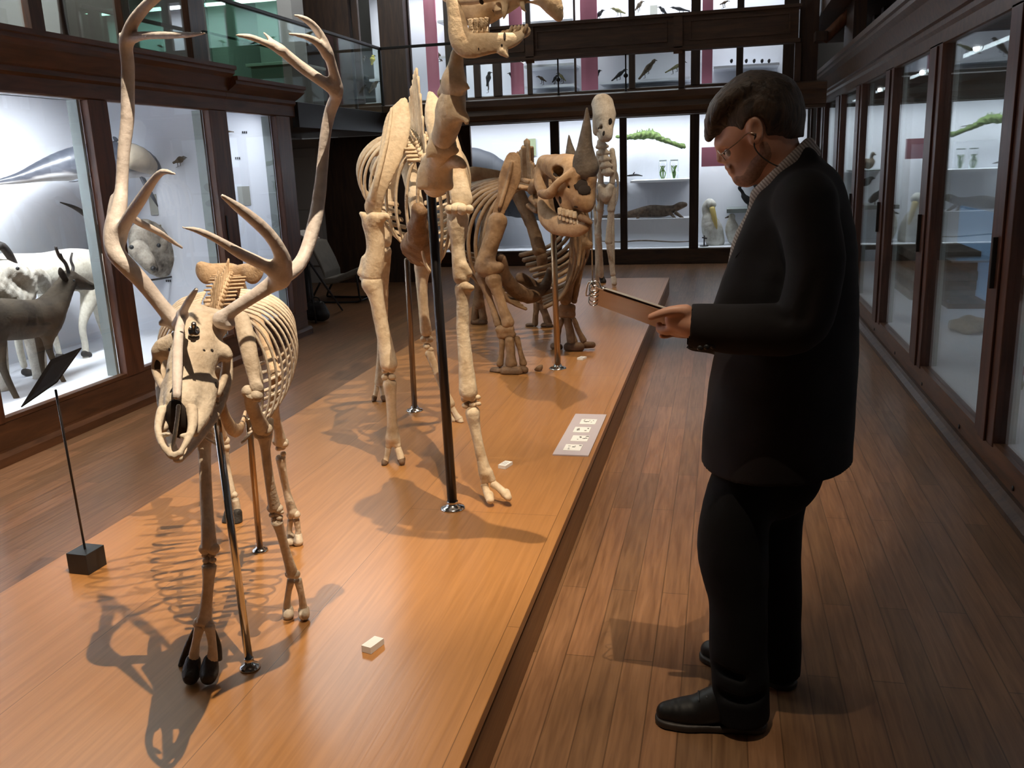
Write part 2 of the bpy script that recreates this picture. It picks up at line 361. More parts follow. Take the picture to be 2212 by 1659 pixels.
# ------------------------------------------------------------------ left showcases
def left_case(name, label, y0, y1, panes, ztop, zcorn, handle_side):
    fx = -4.03; bk = -5.25
    t = thing(name, label, 'display case', (fx-.6, (y0+y1)/2, 0))
    bx('plinth', (bk, y0, 0), (fx+.0, y1, .235), MAHOG, t, .004)
    sweepY([(fx, 0), (fx+.05, 0), (fx+.05, .05), (fx+.03, .075), (fx, .08)], y0, y1).build('base_moulding', MAHOG, t, False)
    bx('inner_floor', (bk+.03, y0+.03, .235), (fx-.03, y1-.03, .25), WHITE, t)
    bx('back_panel', (bk, y0, .25), (bk+.03, y1, ztop+.1), WHITEB, t)
    bx('end_panel', (bk+.03, y1-.03, .25), (fx-.05, y1, ztop+.1), WHITEB, t); bx('end_panel', (bk+.03, y0, .25), (fx-.05, y0+.03, ztop+.1), WHITEB, t)
    d = zcorn-2.09
    bx('top_rail', (fx-.05, y0, 2.09), (fx, y1, zcorn-.06), MAHOG, t); bx('inner_ceiling', (bk, y0, 2.225), (fx-.05, y1, 2.24), WHITE, t)
    sweepY([(bk, 2.24), (fx-.05, 2.24), (fx-.05, 2.20), (fx, 2.09), (fx+.012, 2.10), (fx+.012, 2.19), (fx+.03, 2.21), (fx+.03, 2.24), (fx+.05, 2.25), (fx+.09, zcorn-.09), (fx+.13, zcorn-.06), (fx+.13, zcorn-.035), (fx+.15, zcorn-.03), (fx+.15, zcorn), (bk, zcorn)], y0, y1+(.12 if y1 > 7.5 else .0)).build('cornice', MAHOG, t, False)
    edges = [y0]+[e for p in panes for e in p]+[y1]
    for a, b in zip(edges[0::2], edges[1::2]):
        bx('post', (fx-.05, a, .235), (fx+.012, b, 2.09), MAHOGZ, t, .004)
    for a, b in panes:
        bx('bottom_rail', (fx-.05, a, .235), (fx+.006, b, .26), MAHOG, t)
        g = bx('glass_pane', (fx-.025, a, .26), (fx-.018, b, 2.09), LGLASS, t)
        bx('jamb', (fx-.125, b-.03, .25), (fx-.05, b-.003, 2.09), JAMB, t)
    for a, b in panes[:handle_side]:
        bx('lock_plate', (fx+.012, b+.07, 1.05), (fx+.018, b+.09, 1.25), BLACK, t)
    return t
left_case('display_case', 'mahogany display case on the left holding deer, goat and dolphin mounts', 1.6, 7.0, [(1.75, 2.95), (3.1, 4.05), (4.17, 5.29), (5.485, 6.735)], 2.12, 2.44, 4)
left_case('display_case', 'narrower mahogany display case with one lit door, at far end of left wall', 7.002, 8.15, [(6.985+.02, 7.875)], 2.12, 2.365, 0)
# ------------------------------------------------------------------ right showcase
def right_case():
    fx = 1.28; bk = 2.55; y0, y1 = 1.2, 13.5
    t = thing('display_case', 'long dark mahogany display case along the whole right wall', 'display case', (fx+.6, 7, 0))
    bx('plinth', (fx, y0, 0), (bk, y1, .185), MAHOG, t, .004)
    sweepY([(fx, 0), (fx-.06, 0), (fx-.06, .03), (fx-.03, .05), (fx-.02, .07), (fx, .07)], y0, y1).build('base_moulding', DARKW, t, False)
    bx('inner_floor', (fx+.03, y0+.03, .185), (bk-.03, y1-.03, .2), WHITE, t)
    bx('back_panel', (bk-.03, y0, .2), (bk, y1, 2.3), WHITEB, t)
    bx('inner_ceiling', (fx+.05, y0+.03, 2.24), (bk-.03, y1-.03, 2.28), GREYD, t)
    sweepY([(bk, 2.28), (fx, 2.17), (fx-.012, 2.175), (fx-.012, 2.25), (fx-.03, 2.27), (fx-.03, 2.30), (fx-.05, 2.31), (fx-.09, 2.43), (fx-.13, 2.46), (fx-.13, 2.49), (fx-.15, 2.50), (fx-.15, 2.545), (bk, 2.545)], y0, y1).build('cornice', DARKW, t, False)
    panes = [(1.35, 2.75), (3.05, 4.42), (4.73, 6.06), (6.41, 7.65), (8.01, 9.27), (9.68, 10.82), (11.33, 12.5), (12.9, 13.45)]
    edges = [y0]+[e for p in panes for e in p]+[y1]
    for a, b in zip(edges[0::2], edges[1::2]):
        bx('post', (fx-.012, a, .185), (fx+.06, b, 2.19), RPOST, t, .006)
        if b-a > .2: bx('post_fillet', (fx-.024, a+.1, .185), (fx-.012, b-.1, 2.17), RPOST, t, .004)
    for k, (a, b) in enumerate(panes):
        bx('bottom_rail', (fx-.006, a, .185), (fx+.05, b, .205), MAHOG, t)
        bx('glass_pane', (fx+.018, a, .205), (fx+.025, b, 2.18), RGLASS, t)
        bx('jamb', (fx+.05, b+.02, .2), (fx+.095, b+.08, 2.2), RJAMB, t)
        if a > 4: bx('door_handle', (fx-.045, a-.16, .92), (fx-.012, a-.14, 1.16), BLACK, t, .003)
    bx('upper_back_reflection', (bk-.06, y0+.1, 1.62), (bk-.03, y1-.1, 2.24), GREYD, t)  # grey sheet; the dark zone mirrored in the glass is put into its colour
    for k in range(12):
        y = 2.2+k*.95
        m = MB().lathe((fx-.001, y, .10), [(.012, 0), (.012, -.004)], 10, Vector((1, 0, 0))); m.build('vent_hole', BLACK, t)
    return t
right_case()
# ------------------------------------------------------------------ far showcases (ground floor and gallery)
def far_case(label, panes, y, z0, z1, depth, zb, zt, pinks, shelves, loc):
    t = thing('display_case', label, 'display case', loc[:3]); x0, x1 = loc[3], loc[4]; bk = y+depth
    bx('plinth', (x0, y, zb), (x1, bk, z0), DARKW, t, .004)
    bx('inner_floor', (x0+.02, y+.04, z0), (x1-.02, bk-.02, z0+.012), WHITE, t)
    bx('back_panel', (x0, bk-.03, z0), (x1, bk, zt), WHITEB, t)
    bx('top_rail', (x0, y, z1), (x1, y+.05, zt), DARKW, t, .004); bx('inner_ceiling', (x0, y+.05, zt-.02), (x1, bk, zt), WHITE, t)
    e = [x0]+[q for p in panes for q in p]+[x1]
    for a, b in zip(e[0::2], e[1::2]): bx('post', (a, y-.015, z0), (b, y+.05, z1), DARKZ, t, .004)
    for a, b in panes: bx('glass_pane', (a, y+.018, z0), (b, y+.024, z1), GLASS, t)
    for a, b, za, zc in pinks: bx('colour_panel', (a, y+.25, za), (b, y+.28, zc), PINK, t)
    for a, b, z in shelves: bx('shelf', (a, y+.22, z), (b, bk-.03, z+.035), WHITE, t)
    return t
far_case('dark walnut display case at far end of the hall, at floor level', [(-4.95, -4.0), (-3.80, -2.545), (-2.41, -1.495), (-1.39, -.465), (-.33, .90), (1.05, 1.22)], 13.8, .225, 2.165, .9, 0, 2.3,
         [(-.30, .05, 1.42, 1.70)], [(-2.38, -1.50, 1.215), (-1.36, -.47, 1.215)], (-1.8, 14.2, 0, -5.1, 1.25))
far_case('dark walnut display case of birds behind the far gallery', [(-5.50, -5.13), (-4.68, -4.13), (-4.02, -3.70), (-3.60, -3.40), (-3.27, -2.87), (-2.80, -2.155), (-2.13, -1.35), (-1.26, -.46), (-.33, .175), (.27, .81), (1.03, 1.20)], 13.8, 2.58, 4.3, .8, 2.36, 4.6,
         [(-3.18, -2.98, 2.6, 4.2), (-2.09, -1.84, 2.6, 4.2), (-.31, -.16, 2.6, 4.2), (-4.52, -4.33, 2.6, 4.2)],
         [(-2.96, -2.2, 2.68), (-2.96, -2.2, 2.98), (-1.82, -.48, 2.68), (-.14, .78, 2.80), (-2.96, -2.2, 3.60), (-1.82, -.48, 3.52), (-5.48, -5.15, 2.93), (-4.3, -4.14, 3.2), (-4.3, -4.14, 3.72)], (-2, 14.2, 2.36, -5.6, 1.25))
# pale bars of the far gallery case
# ------------------------------------------------------------------ gallery
gl = thing('gallery', 'dark timber gallery crossing the far end above the floor-level case', 'gallery', (-1, 12, 2.05))
bx('deck', (-4.03, 10.9, 2.21), (1.1, 13.78, 2.33), DARKW, gl, .004); bx('edge_beam', (-4.03, 10.75, 2.05), (1.1, 10.9, 2.33), DARKW, gl, .004)
sweepX([(10.75, 2.08), (10.72, 2.09), (10.70, 2.14), (10.72, 2.2), (10.69, 2.24), (10.68, 2.31), (10.75, 2.33)], -4.03, 1.1).build('deck_moulding', DARKW, gl, False)
bx('parapet', (-3.02, 10.73, 2.745), (.78, 10.85, 3.11), DARKW, gl, .004)
bx('parapet_cap', (-3.05, 10.69, 3.09), (.81, 10.88, 3.125), DARKW, gl, .004); bx('parapet_foot', (-3.05, 10.70, 2.735), (.81, 10.87, 2.775), DARKW, gl, .004)
for a, b in ((-2.98, -2.25), (-2.12, -.62), (-.38, .70)):
    m = MB()
    for q0, q1 in (((a, 2.83), (b, 2.85)), ((a, 3.03), (b, 3.05)), ((a, 2.85), (a+.02, 3.03)), ((b-.02, 2.85), (b, 3.03))): m.box((q0[0], 10.715, q0[1]), (q1[0], 10.73, q1[1]))
    m.build('panel_moulding', DARKW, gl, False)
for x in (-2.19, -.50): sweepX([(10.73, 2.70), (10.70, 2.76), (10.70, 3.09), (10.73, 3.09)], x-.05, x+.05).build('pilaster', DARKW, gl, False)
for x in (-3.03, -.46, .79): bx('post', (x-.035, 10.74, 2.33), (x+.035, 10.84, 2.74), DARKZ, gl, .004)
for x in (-1.875, -1.09):
    b = MB().lathe((x, 10.78, 2.33), [(.022, 0), (.012, .02), (.009, .1), (.009, .15), (.026, .165), (.026, .185), (.009, .2), (.009, .405)], 10).build('baluster', IRON, gl)
for x0, x1 in ((-3.0, -1.89), (-1.86, -1.105), (-1.075, -.50)): bx('glass_panel', (x0, 10.79, 2.345), (x1, 10.797, 2.735), CGLASS, gl)
bx('end_wall', (.80, 10.8, 2.33), (1.0, 10.95, 3.3), DARKZ, gl)
# left gallery
g2 = thing('gallery', 'side gallery with glass balustrade over the left alcove', 'gallery', (-5, 10, 2.03))
bx('deck', (-6.55, 8.29, 2.10), (-4.04, 13.78, 2.225), DARKW, g2)
bx('deck_edge', (-4.06, 8.29, 2.0), (-3.99, 10.74, 2.235), BLACK, g2, .004)
bx('glass_panel', (-4.035, 6.88, 2.37), (-4.023, 8.12, 3.55), GGLASS, g2); bx('glass_panel', (-4.035, 8.14, 2.24), (-4.023, 10.70, 2.96), BGLASS, g2)
bx('glass_panel', (-4.02, 10.71, 2.34), (-3.06, 10.72, 2.96), CGLASS, g2)
bx('hand_rail', (-4.05, 6.88, 2.962), (-4.01, 10.74, 2.992), IRON, g2, .004); bx('hand_rail', (-4.05, 10.70, 2.962), (-3.05, 10.74, 2.992), IRON, g2, .004)
bx('lower_rail', (-4.10, 6.9, 2.70), (-4.08, 8.1, 2.715), IRON, g2)
bx('corner_post', (-4.045, 10.695, 2.235), (-4.015, 10.73, 2.96), IRON, g2)
# gallery furniture seen through the green glass and beyond
def gallery_case(name, label, a, b, mat, cat='cabinet', cols=()):
    t = thing(name, label, cat, ((a[0]+b[0])/2, (a[1]+b[1])/2, a[2]))
    bx('body', a, b, mat, t, .006)
    for c in cols:
        bx(c[0], c[1], c[2], c[3], t, .003)
    return t
gallery_case('cabinet', 'grey low cabinet standing on the side gallery behind the balustrade', (-5.2, 9.7, 2.23), (-4.7, 10.5, 2.75), GREYW, 'cabinet', [('cabinet_top', (-5.24, 9.66, 2.75), (-4.66, 10.54, 2.78), PAPER)])
for (x, y, w) in ((-5.7, 11.4, .5), (-5.9, 9.6, .6)):
    struct(bx('wall_pier', (x-w/2, y, 2.225), (x+w/2, y+.35, 5.9), GREYW))
struct(bx('trim_1', (-5.10, 13.6, 2.25), (-4.70, 13.79, 5.9), DARKZ)); struct(bx('trim_2', (-6.5, 13.7, 2.25), (-5.62, 13.79, 5.9), DARKZ))
# left upper cases over the cornice
t = thing('display_case', 'upper display case with pale panes above the left cornice', 'display case', (-5, 5, 2.45))
bx('base_rail', (-5.4, 1.6, 2.45), (-4.56, 7.75, 2.50), MAHOG, t, .004); bx('back_panel', (-5.4, 1.6, 2.5), (-5.36, 7.75, 4.2), WHITEB, t)
for a, b in ((5.55, 5.68), (6.56, 6.66), (7.5, 7.75), (4.4, 4.5)): bx('post', (-4.62, a, 2.5), (-4.56, b, 4.2), MAHOGZ, t, .005)
for a, b in ((4.5, 5.55), (5.68, 6.56), (6.66, 7.5)): bx('glass_pane', (-4.60, a, 2.5), (-4.594, b, 4.2), GLASS, t)
bx('divider', (-5.36, 6.0, 2.5), (-4.65, 6.04, 4.2), GREYW, t); bx('divider', (-5.36, 6.7, 2.5), (-4.65, 7.2, 4.2), PLASTER, t); bx('back_screen', (-5.3, 5.9, 2.5), (-5.25, 7.6, 4.2), GREYW, t)
bx('top_rail', (-5.4, 1.6, 4.2), (-4.5, 7.75, 4.4), MAHOG, t)
tt = thing('baluster', 'slim dark turned baluster above the left cornice', 'baluster', (-4.2, 5.9, 2.44))
P_ = atX(142, 88, -4.2); MB().lathe((-4.2, P_.y, 2.44), [(.05, 0), (.04, .03), (.025, .08), (.018, .2), (.016, .9)], 12).build('shaft', DARKZ, tt)
MB().ball((-4.2, P_.y, 3.37), .04).build('finial', DARKZ, tt)
# alcove under the side gallery
Pa, Pb = at(622, 560, 12.0), at(712, 560, 12.0)
struct(bx('wall_alcove', (FX0+.02, 12.0, 0), (Pb.x, 12.1, 2.02), GREYW))
m = MB().box((Pa.x+.05, 11.97, .25), (Pb.x-.06, 12.0, 1.9)); d1 = struct(m.build('door_1', GREYW, None, False, .01))
bx('door_panel', (Pa.x+.12, 11.96, 1.05), (Pb.x-.14, 11.972, 1.78), GREYW, d1, .004)
struct(bx('door_2', (Pb.x+.002, 11.98, 0), (-4.15, 12.08, 2.02), DARKZ)); struct(bx('wall_pier', (-4.15, 11.9, 0), (-3.95, 12.1, 2.04), MAHOGZ))
# ------------------------------------------------------------------ right gallery
g3 = thing('gallery', 'dark right-hand gallery carried on a diagonal timber bracket', 'gallery', (1.7, 10, 2.5))
bx('deck', (1.02, 8.6, 3.02), (2.6, 13.7, 3.25), DARKW, g3)
Pq = [at(1738, 88, 10.5), at(1838, 0, 10.5)]; Pq2 = at(1850, -60, 10.5)
MB().tube([(Vector((1.02, 10.5, 2.72)), .055), (Vector((1.35, 10.5, 3.05)), .06), (Vector((1.75, 10.5, 3.6)), .06)], 8, 3).build('diagonal_brace', MAHOGZ, g3)
bx('brace_block', (.93, 10.42, 2.70), (1.06, 10.6, 2.80), DARKZ, g3, .01)
bx('bracket_wall', (1.24, 9.9, 2.56), (1.36, 10.6, 3.02), DARKZ, g3)
t = thing('display_case', 'upper display case with bright narrow panes above the right cornice', 'display case', (1.9, 7, 2.55))
bx('back_panel', (2.3, 5.5, 2.56), (2.34, 12.5, 4.2), WHITEB, t); bx('base_rail', (1.62, 5.5, 2.55), (2.3, 12.5, 2.60), DARKW, t)
ys = (5.5, 6.9, 7.6, 8.7, 9.3, 10.6, 11.2, 12.5)
for y in ys: bx('post', (1.62, y, 2.6), (1.70, y+.16, 4.2), DARKZ, t, .004)
for a, b in zip(ys[:-1], ys[1:]): bx('glass_pane', (1.655, a+.16, 2.6), (1.661, b, 4.2), GLASS, t)
bx('colour_panel', (2.2, 6.95, 2.6), (2.22, 7.45, 4.2), PINK, t)
# ------------------------------------------------------------------ LIGHT
def area(name, loc, size, energy, col=(1, 1, 1), rot=(0, 0, 0), spread=None):
    l = bpy.data.lights.new(name, 'AREA'); l.shape = 'RECTANGLE'; l.size, l.size_y = size; l.energy = energy; l.color = col
    if spread: l.spread = spread
    o = bpy.data.objects.new(name, l); COL.objects.link(o); o.location = loc; o.rotation_euler = rot; return o
def spot(name, loc, target, energy, size=60, col=(1, .83, .62), radius=.025, blend=.5):
    l = bpy.data.lights.new(name, 'SPOT'); l.energy = energy; l.spot_size = math.radians(size); l.spot_blend = blend; l.color = col; l.shadow_soft_size = radius
    o = bpy.data.objects.new(name, l); COL.objects.link(o); o.location = loc
    o.rotation_euler = (Vector(target)-Vector(loc)).to_track_quat('-Z', 'Y').to_euler(); return o
COOL = (.90, .95, 1.0)
area('left_case_light', (-4.28, 4.0, 2.215), (.28, 4.4), 175, COOL, (0, math.radians(36), 0), math.radians(125)); area('left_case_light', (-4.28, 7.55, 2.215), (.28, .8), 15, COOL, (0, math.radians(36), 0), math.radians(125))
area('far_case_light', (-1.9, 14.03, 2.272), (5.9, .25), 78, COOL)
area('far_upper_light', (-2.1, 14.1, 4.28), (6.6, .3), 80, COOL)
area('right_case_light', (1.55, 7.3, 2.2), (.3, 11.5), 62, (.86, .93, 1))
area('left_upper_light', (-4.95, 5.6, 4.1), (.3, 4), 130, (.85, .95, .92))
area('right_upper_light', (1.95, 9, 4.1), (.3, 6.5), 18, COOL)
area('gallery_light', (-5.0, 10.5, 5.6), (.6, 3), 150, (.9, .95, .95)); area('alcove_fill', (-4.6, 10.2, 1.98), (.5, 1.5), 5, (1, .95, .88))  # alcove area light is an added fill without a fixture, brightens the grey wall
# hall spots
spot('spot_a', (-.27, 1.24, 4.6), (-1.9, 1.95, .3), 860, 64, blend=1.0, radius=.012)
spot('spot_c', (-.30, 2.62, 4.3), (-1.35, 4.2, .6), 620, 62, radius=.012)
spot('spot_d', (-.6, 6.0, 4.4), (-1.15, 5.9, .6), 330, 52, radius=.012)
spot('spot_e', (-.1, 8.9, 4.4), (-1.4, 9.2, .8), 200, 50)
w = bpy.data.worlds.new('hall'); sc.world = w; w.use_nodes = True
w.node_tree.nodes['Background'].inputs[0].default_value = (.9, .88, .86, 1); w.node_tree.nodes['Background'].inputs[1].default_value = .02
area('hall_fill', (-1.2, 4, 5.9), (4, 9), 21, (1, .92, .84))
sc.view_settings.view_transform = 'Standard'; sc.view_settings.look = 'None'; sc.view_settings.exposure = 0
sc.cycles.use_denoising = True; sc.cycles.max_bounces = 8; sc.cycles.transparent_max_bounces = 12; sc.cycles.sample_clamp_indirect = 6
# ================================================================== SKELETONS : shared pieces
BONE_R = bone('bone_reindeer', (.70, .60, .47), (.60, .49, .37), (.42, .32, .22), 8)
BONE_RS = bone('bone_reindeer_spine', (.55, .40, .26), (.45, .31, .19), (.28, .17, .09), 10)
ANTLER = bone('antler', (.80, .72, .66), (.73, .64, .58), (.58, .48, .43), 5, .5)
BONE_C = bone('bone_camel', (.78, .64, .46), (.66, .51, .34), (.42, .27, .15), 6)
BONE_N = bone('bone_rhino', (.42, .27, .15), (.29, .17, .085), (.12, .06, .028), 6)
BONE_ND = bone('bone_rhino_dark', (.22, .13, .07), (.15, .085, .045), (.07, .04, .022), 7)
BONE_H = bone('bone_pale', (.72, .62, .50), (.60, .50, .39), (.36, .26, .17), 7)
BONE_NSHADE = bone('bone_rhino_shaded', (.34, .21, .11), (.22, .13, .065), (.09, .048, .024), 6)  # darker copy of rhino bone; shade on legs and ribs put into the colour
HOOF = bone('hoof_horn', (.055, .05, .046), (.035, .032, .03), (.018, .016, .015), 14, .5)
HORN = bone('rhino_horn', (.16, .125, .095), (.10, .078, .06), (.055, .042, .034), 9, .6)
HOLE = plain('hole_shade_and_iris', (.02, .012, .008), rough=.9)  # near-black standing in for shade inside bone holes; also colours the iris
TOOTH = bone('tooth', (.60, .48, .34), (.45, .33, .21), (.2, .12, .07), 30, .4)
def limb(name, pts, mat, parent, knob=(1, 1), seg=10, sub=4, flat=None):
    """long bone through measured points; knobs make the two condyles at each end"""
    P = PR(pts); m = MB().tube(P, seg, sub, flat)
    for (c, r), n, k in ((P[0], P[1], knob[0]), (P[-1], P[-2], knob[1])):
        if not k: continue
        ax = (n[0]-c).normalized(); sd = ax.cross(Vector((0, 1, .2))).normalized()
        for q in (-.55, .55): m.ball(c+sd*r*q*k, r*.78*k)
    return m.build(name, mat, parent)
def ribs(parent, spine, lat, n, wf, hf, bf, r, mat, back, sides=(-1, 1), a0=.12, a1=.93, flat=.45, name='rib'):
    """pairs of ribs hanging from a spine path; back = unit vector to the tail"""
    for i in range(n):
        t = i/(n-1); k = t*(len(spine)-1); j = min(int(k), len(spine)-2); V = spine[j].lerp(spine[j+1], k-j)
        for s in sides:
            pts = []
            for q in range(8):
                u = q/7; a = math.pi*(a0*.5+(a1-a0*.5)*u)
                pts.append((V+lat*s*wf(t)*math.sin(a)**.8+Vector((0, 0, -1))*hf(t)*(1-math.cos(a))/2+back*bf(t)*u, r*(1.0-.25*u if u > .1 else .7)))
            MB().tube(pts, 8, 3, (lat*s, flat)).build(name, mat, parent)
def vertebra(V, ax, up, lat, r, spn, trv, tilt=0):
    m = MB(); m.tube([(V-ax*r*.9, r*.95), (V-ax*r*.4, r*.72), (V+ax*r*.4, r*.72), (V+ax*r*.9, r*.95)], 10, 2)
    m.tube([(V+up*r*.5, r*.55), (V+up*spn*.6+ax*tilt*.6, r*.42), (V+up*spn+ax*tilt, r*.5)], 8, 3, (lat, .45))
    for s in (-1, 1):
        m.tube([(V+lat*s*r*.6, r*.45), (V+lat*s*trv+ax*tilt*.2, r*.35)], 6, 1, (up, .6)); m.ball(V+lat*s*r*.8+up*r*.7, r*.38, None, 8, 5)
    return m
def rod_stand(label, top, foot, r, mat, disc, group, rd=None):
    """mounting rod with a round floor flange; top and foot are points in space"""
    t = thing('support_rod', label, 'support rod', foot, group)
    MB().tube([(foot+Vector((0, 0, .005)), r), (top, r*.9)], 14, 1).build('rod', mat, t)
    MB().lathe(foot, [(disc, 0), (disc, .004), (disc*.86, .010), (disc*.5, .016), (disc*.42, .03), (r*1.15, .032)], 28).build('floor_flange', STEEL, t)
    return t
ZP = Vector((0, 0, 1))
# ================================================================== REINDEER
rd = thing('reindeer_skeleton', 'reindeer skeleton with tall branching antlers, nearest the camera on the platform', 'animal skeleton', (-1.5, 2.4, .2))
# ---- skull
S = SDF(.0029)
def sc_(a, k=.014, sub=False, flat=None): S.chain(PR(a), k, sub, flat)
sc_([(436, 712, 1.90, 44), (426, 748, 1.86, 50), (414, 790, 1.80, 50), (403, 835, 1.75, 44), (394, 872, 1.70, 38)], .015)
sc_([(372, 840, 1.75, 24), (358, 895, 1.69, 17), (351, 925, 1.65, 12)]); sc_([(442, 830, 1.78, 30), (434, 890, 1.72, 24), (418, 930, 1.65, 14)])
sc_([(395, 742, 1.85, 30), (362, 752, 1.85, 26), (344, 758, 1.84, 17)], .01); sc_([(452, 752, 1.87, 30), (478, 760, 1.87, 20), (491, 768, 1.87, 12)], .01)
sc_([(342, 770, 1.84, 12), (337, 800, 1.84, 9), (350, 830, 1.81, 10), (368, 850, 1.77, 10)], .006); sc_([(490, 775, 1.88, 9), (487, 812, 1.87, 8), (468, 850, 1.82, 10)], .006)
sc_([(400, 700, 1.90, 22), (380, 692, 1.88, 19)], .012); sc_([(465, 700, 1.91, 22), (484, 688, 1.89, 17)], .012)
sc_([(425, 690, 1.94, 34), (460, 700, 1.97, 34)], .015)
for x, y, Y, rx, rz in ((341, 795, 1.80, 15, 20), (482, 797, 1.82, 12, 20)):
    c = at(x, y, Y); S.ell(c, (rad(rx, c), .05, rad(rz, c)), .004, True)
S.chain([(at(371, 882, 1.62), .014), (at(366, 935, 1.57), .016)], .004, True); S.chain([(at(397, 882, 1.62), .014), (at(394, 930, 1.57), .016)], .004, True)
S.chain([(at(383, 875, 1.585), .016), (at(380, 950, 1.52), .018)], .004, True)
sc_([(350, 885, 1.66, 10), (341, 925, 1.61, 8), (350, 960, 1.57, 7), (372, 985, 1.55, 7)], .005); sc_([(415, 885, 1.67, 13), (416, 920, 1.63, 10), (404, 952, 1.58, 7), (388, 980, 1.55, 6)], .005)
sc_([(386, 878, 1.64, 5), (378, 940, 1.585, 5), (368, 978, 1.555, 5)], .003); sc_([(380, 984, 1.55, 9), (390, 980, 1.555, 7)], .004)
sc_([(352, 940, 1.59, 5), (364, 938, 1.58, 4)], .003); sc_([(392, 942, 1.58, 5), (408, 938, 1.59, 4)], .003)
for x, y, Y in ((441, 757, 1.79), (459, 757, 1.80), (366, 755, 1.80), (463, 845, 1.74)):
    c = at(x, y, Y); S.ell(c, (.006, .03, .004), .002, True)
S.chain([(at(428, 795, 1.725), .004), (at(452, 788, 1.76), .003), (at(478, 760, 1.80), .003)], .002, True)   # suture gap
S.noise = (.0011, 60)
skull = S.build('skull', BONE_R, rd)
shade_spots('foramen_shade', skull, [(441, 757, 3.5, 3.5), (458, 757, 5, 4), (366, 755, 5, 4), (340, 790, 7, 16), (467, 832, 5, 7), (372, 842, 4, 9), (455, 900, 2.5, 3), (448, 935, 3, 5), (432, 950, 2.5, 3)], HOLE, skull)
MB().lathe(at(419, 716, 1.81), [(.013, -.012), (.013, .006), (.006, .008), (.006, .030), (.004, .032)], 12, (CAM-at(419, 716, 1.81)).normalized()+Vector((.1, 0, .9))).build('skull_bolt', STEEL, skull)
c = at(404, 900, 1.72); MB().ball(at(383, 905, 1.665), (.030, .012, .045)).build('nasal_hollow_shade', HOLE, skull)  # dark ball in the nose; the cavity's shade is put into its colour
S = SDF(.003)
sc_([(492, 770, 1.97, 10), (488, 820, 1.93, 14), (470, 880, 1.85, 13), (440, 930, 1.75, 11), (410, 970, 1.65, 9), (390, 990, 1.58, 7)], .01)
sc_([(352, 780, 1.98, 10), (350, 830, 1.93, 14), (354, 890, 1.83, 11), (368, 950, 1.70, 9), (385, 990, 1.58, 7)], .01)
sc_([(385, 988, 1.59, 9), (380, 992, 1.57, 7)], .006)
S.build('lower_jaw', BONE_R, rd)
m = MB()
for k in range(6):
    u = k/5; c = at(478-46*u, 850+62*u, 1.87-.13*u); m.ball(c, (.006, .009, .010), None, 6, 5)
m.build('cheek_teeth', TOOTH, rd)
# ---- antlers (viewer's left and right), each one surface
S = SDF(.0036)
sc_([(380, 696, 1.87, 20), (350, 662, 1.85, 16), (310, 612, 1.83, 17), (275, 575, 1.81, 19), (250, 545, 1.81, 20), (245, 500, 1.83, 20), (258, 445, 1.86, 16), (263, 400, 1.89, 13), (267, 330, 1.91, 13), (275, 260, 1.93, 14), (276, 200, 1.94, 14), (276, 140, 1.94, 14), (272, 95, 1.93, 14), (284, 55, 1.91, 13), (305, 25, 1.89, 12), (330, 0, 1.86, 11), (365, -25, 1.82, 9), (410, -45, 1.76, 6), (450, -55, 1.72, 3)], .012)
sc_([(250, 500, 1.84, 15), (243, 460, 1.86, 11), (246, 428, 1.88, 8)], .015)
sc_([(276, 85, 1.93, 13), (310, 77, 1.89, 9), (360, 76, 1.83, 8), (410, 75, 1.78, 6), (442, 72, 1.75, 3)], .012); sc_([(270, 85, 1.94, 10), (262, 76, 1.95, 6)], .008)
sc_([(255, 515, 1.83, 15), (275, 475, 1.81, 13), (305, 430, 1.77, 12), (330, 392, 1.73, 9), (352, 371, 1.70, 7), (378, 376, 1.67, 3)], .02)
sc_([(262, 455, 1.87, 9), (300, 480, 1.96, 8), (340, 500, 2.01, 7), (370, 520, 2.06, 5), (393, 535, 2.09, 3)], .012)
sc_([(368, 695, 1.86, 10), (349, 698, 1.85, 7)], .008)
sc_([(384, 700, 1.84, 13), (396, 672, 1.76, 9), (410, 646, 1.72, 8), (424, 626, 1.70, 5)], .012)
sc_([(396, 680, 1.78, 9), (388, 710, 1.71, 10), (384, 750, 1.66, 11), (383, 805, 1.60, 11), (382, 856, 1.55, 9)], .012, False, (CAM-at(384, 760, 1.66), .5))
S.build('antler', ANTLER, rd)
S = SDF(.0036)
sc_([(478, 692, 1.88, 17), (505, 668, 1.88, 14), (560, 632, 1.90, 15), (600, 605, 1.92, 18), (640, 578, 1.97, 15), (662, 540, 2.02, 14), (680, 480, 2.06, 15), (690, 420, 2.09, 14), (697, 350, 2.11, 12), (703, 290, 2.11, 12), (714, 240, 2.11, 13), (728, 200, 2.08, 13), (722, 160, 2.05, 11), (705, 105, 2.01, 11), (685, 65, 1.98, 9), (660, 42, 1.94, 7), (637, 33, 1.92, 3)], .012)
sc_([(722, 195, 2.07, 13), (690, 172, 2.03, 12), (645, 140, 2.0, 12), (612, 112, 1.97, 11), (595, 102, 1.96, 9), (570, 91, 1.94, 7), (540, 80, 1.92, 6), (510, 76, 1.90, 3)], .015); sc_([(606, 108, 1.96, 9), (590, 92, 1.96, 6), (578, 79, 1.96, 4), (569, 70, 1.96, 2.5)], .01)
sc_([(706, 118, 2.01, 10), (688, 94, 1.97, 9), (665, 81, 1.94, 7), (645, 76, 1.92, 5), (624, 73, 1.90, 3)], .012)
sc_([(606, 605, 1.91, 18), (613, 570, 1.88, 18), (602, 538, 1.85, 15), (580, 505, 1.82, 14), (545, 472, 1.78, 13), (510, 445, 1.74, 10), (481, 424, 1.70, 5)], .02)
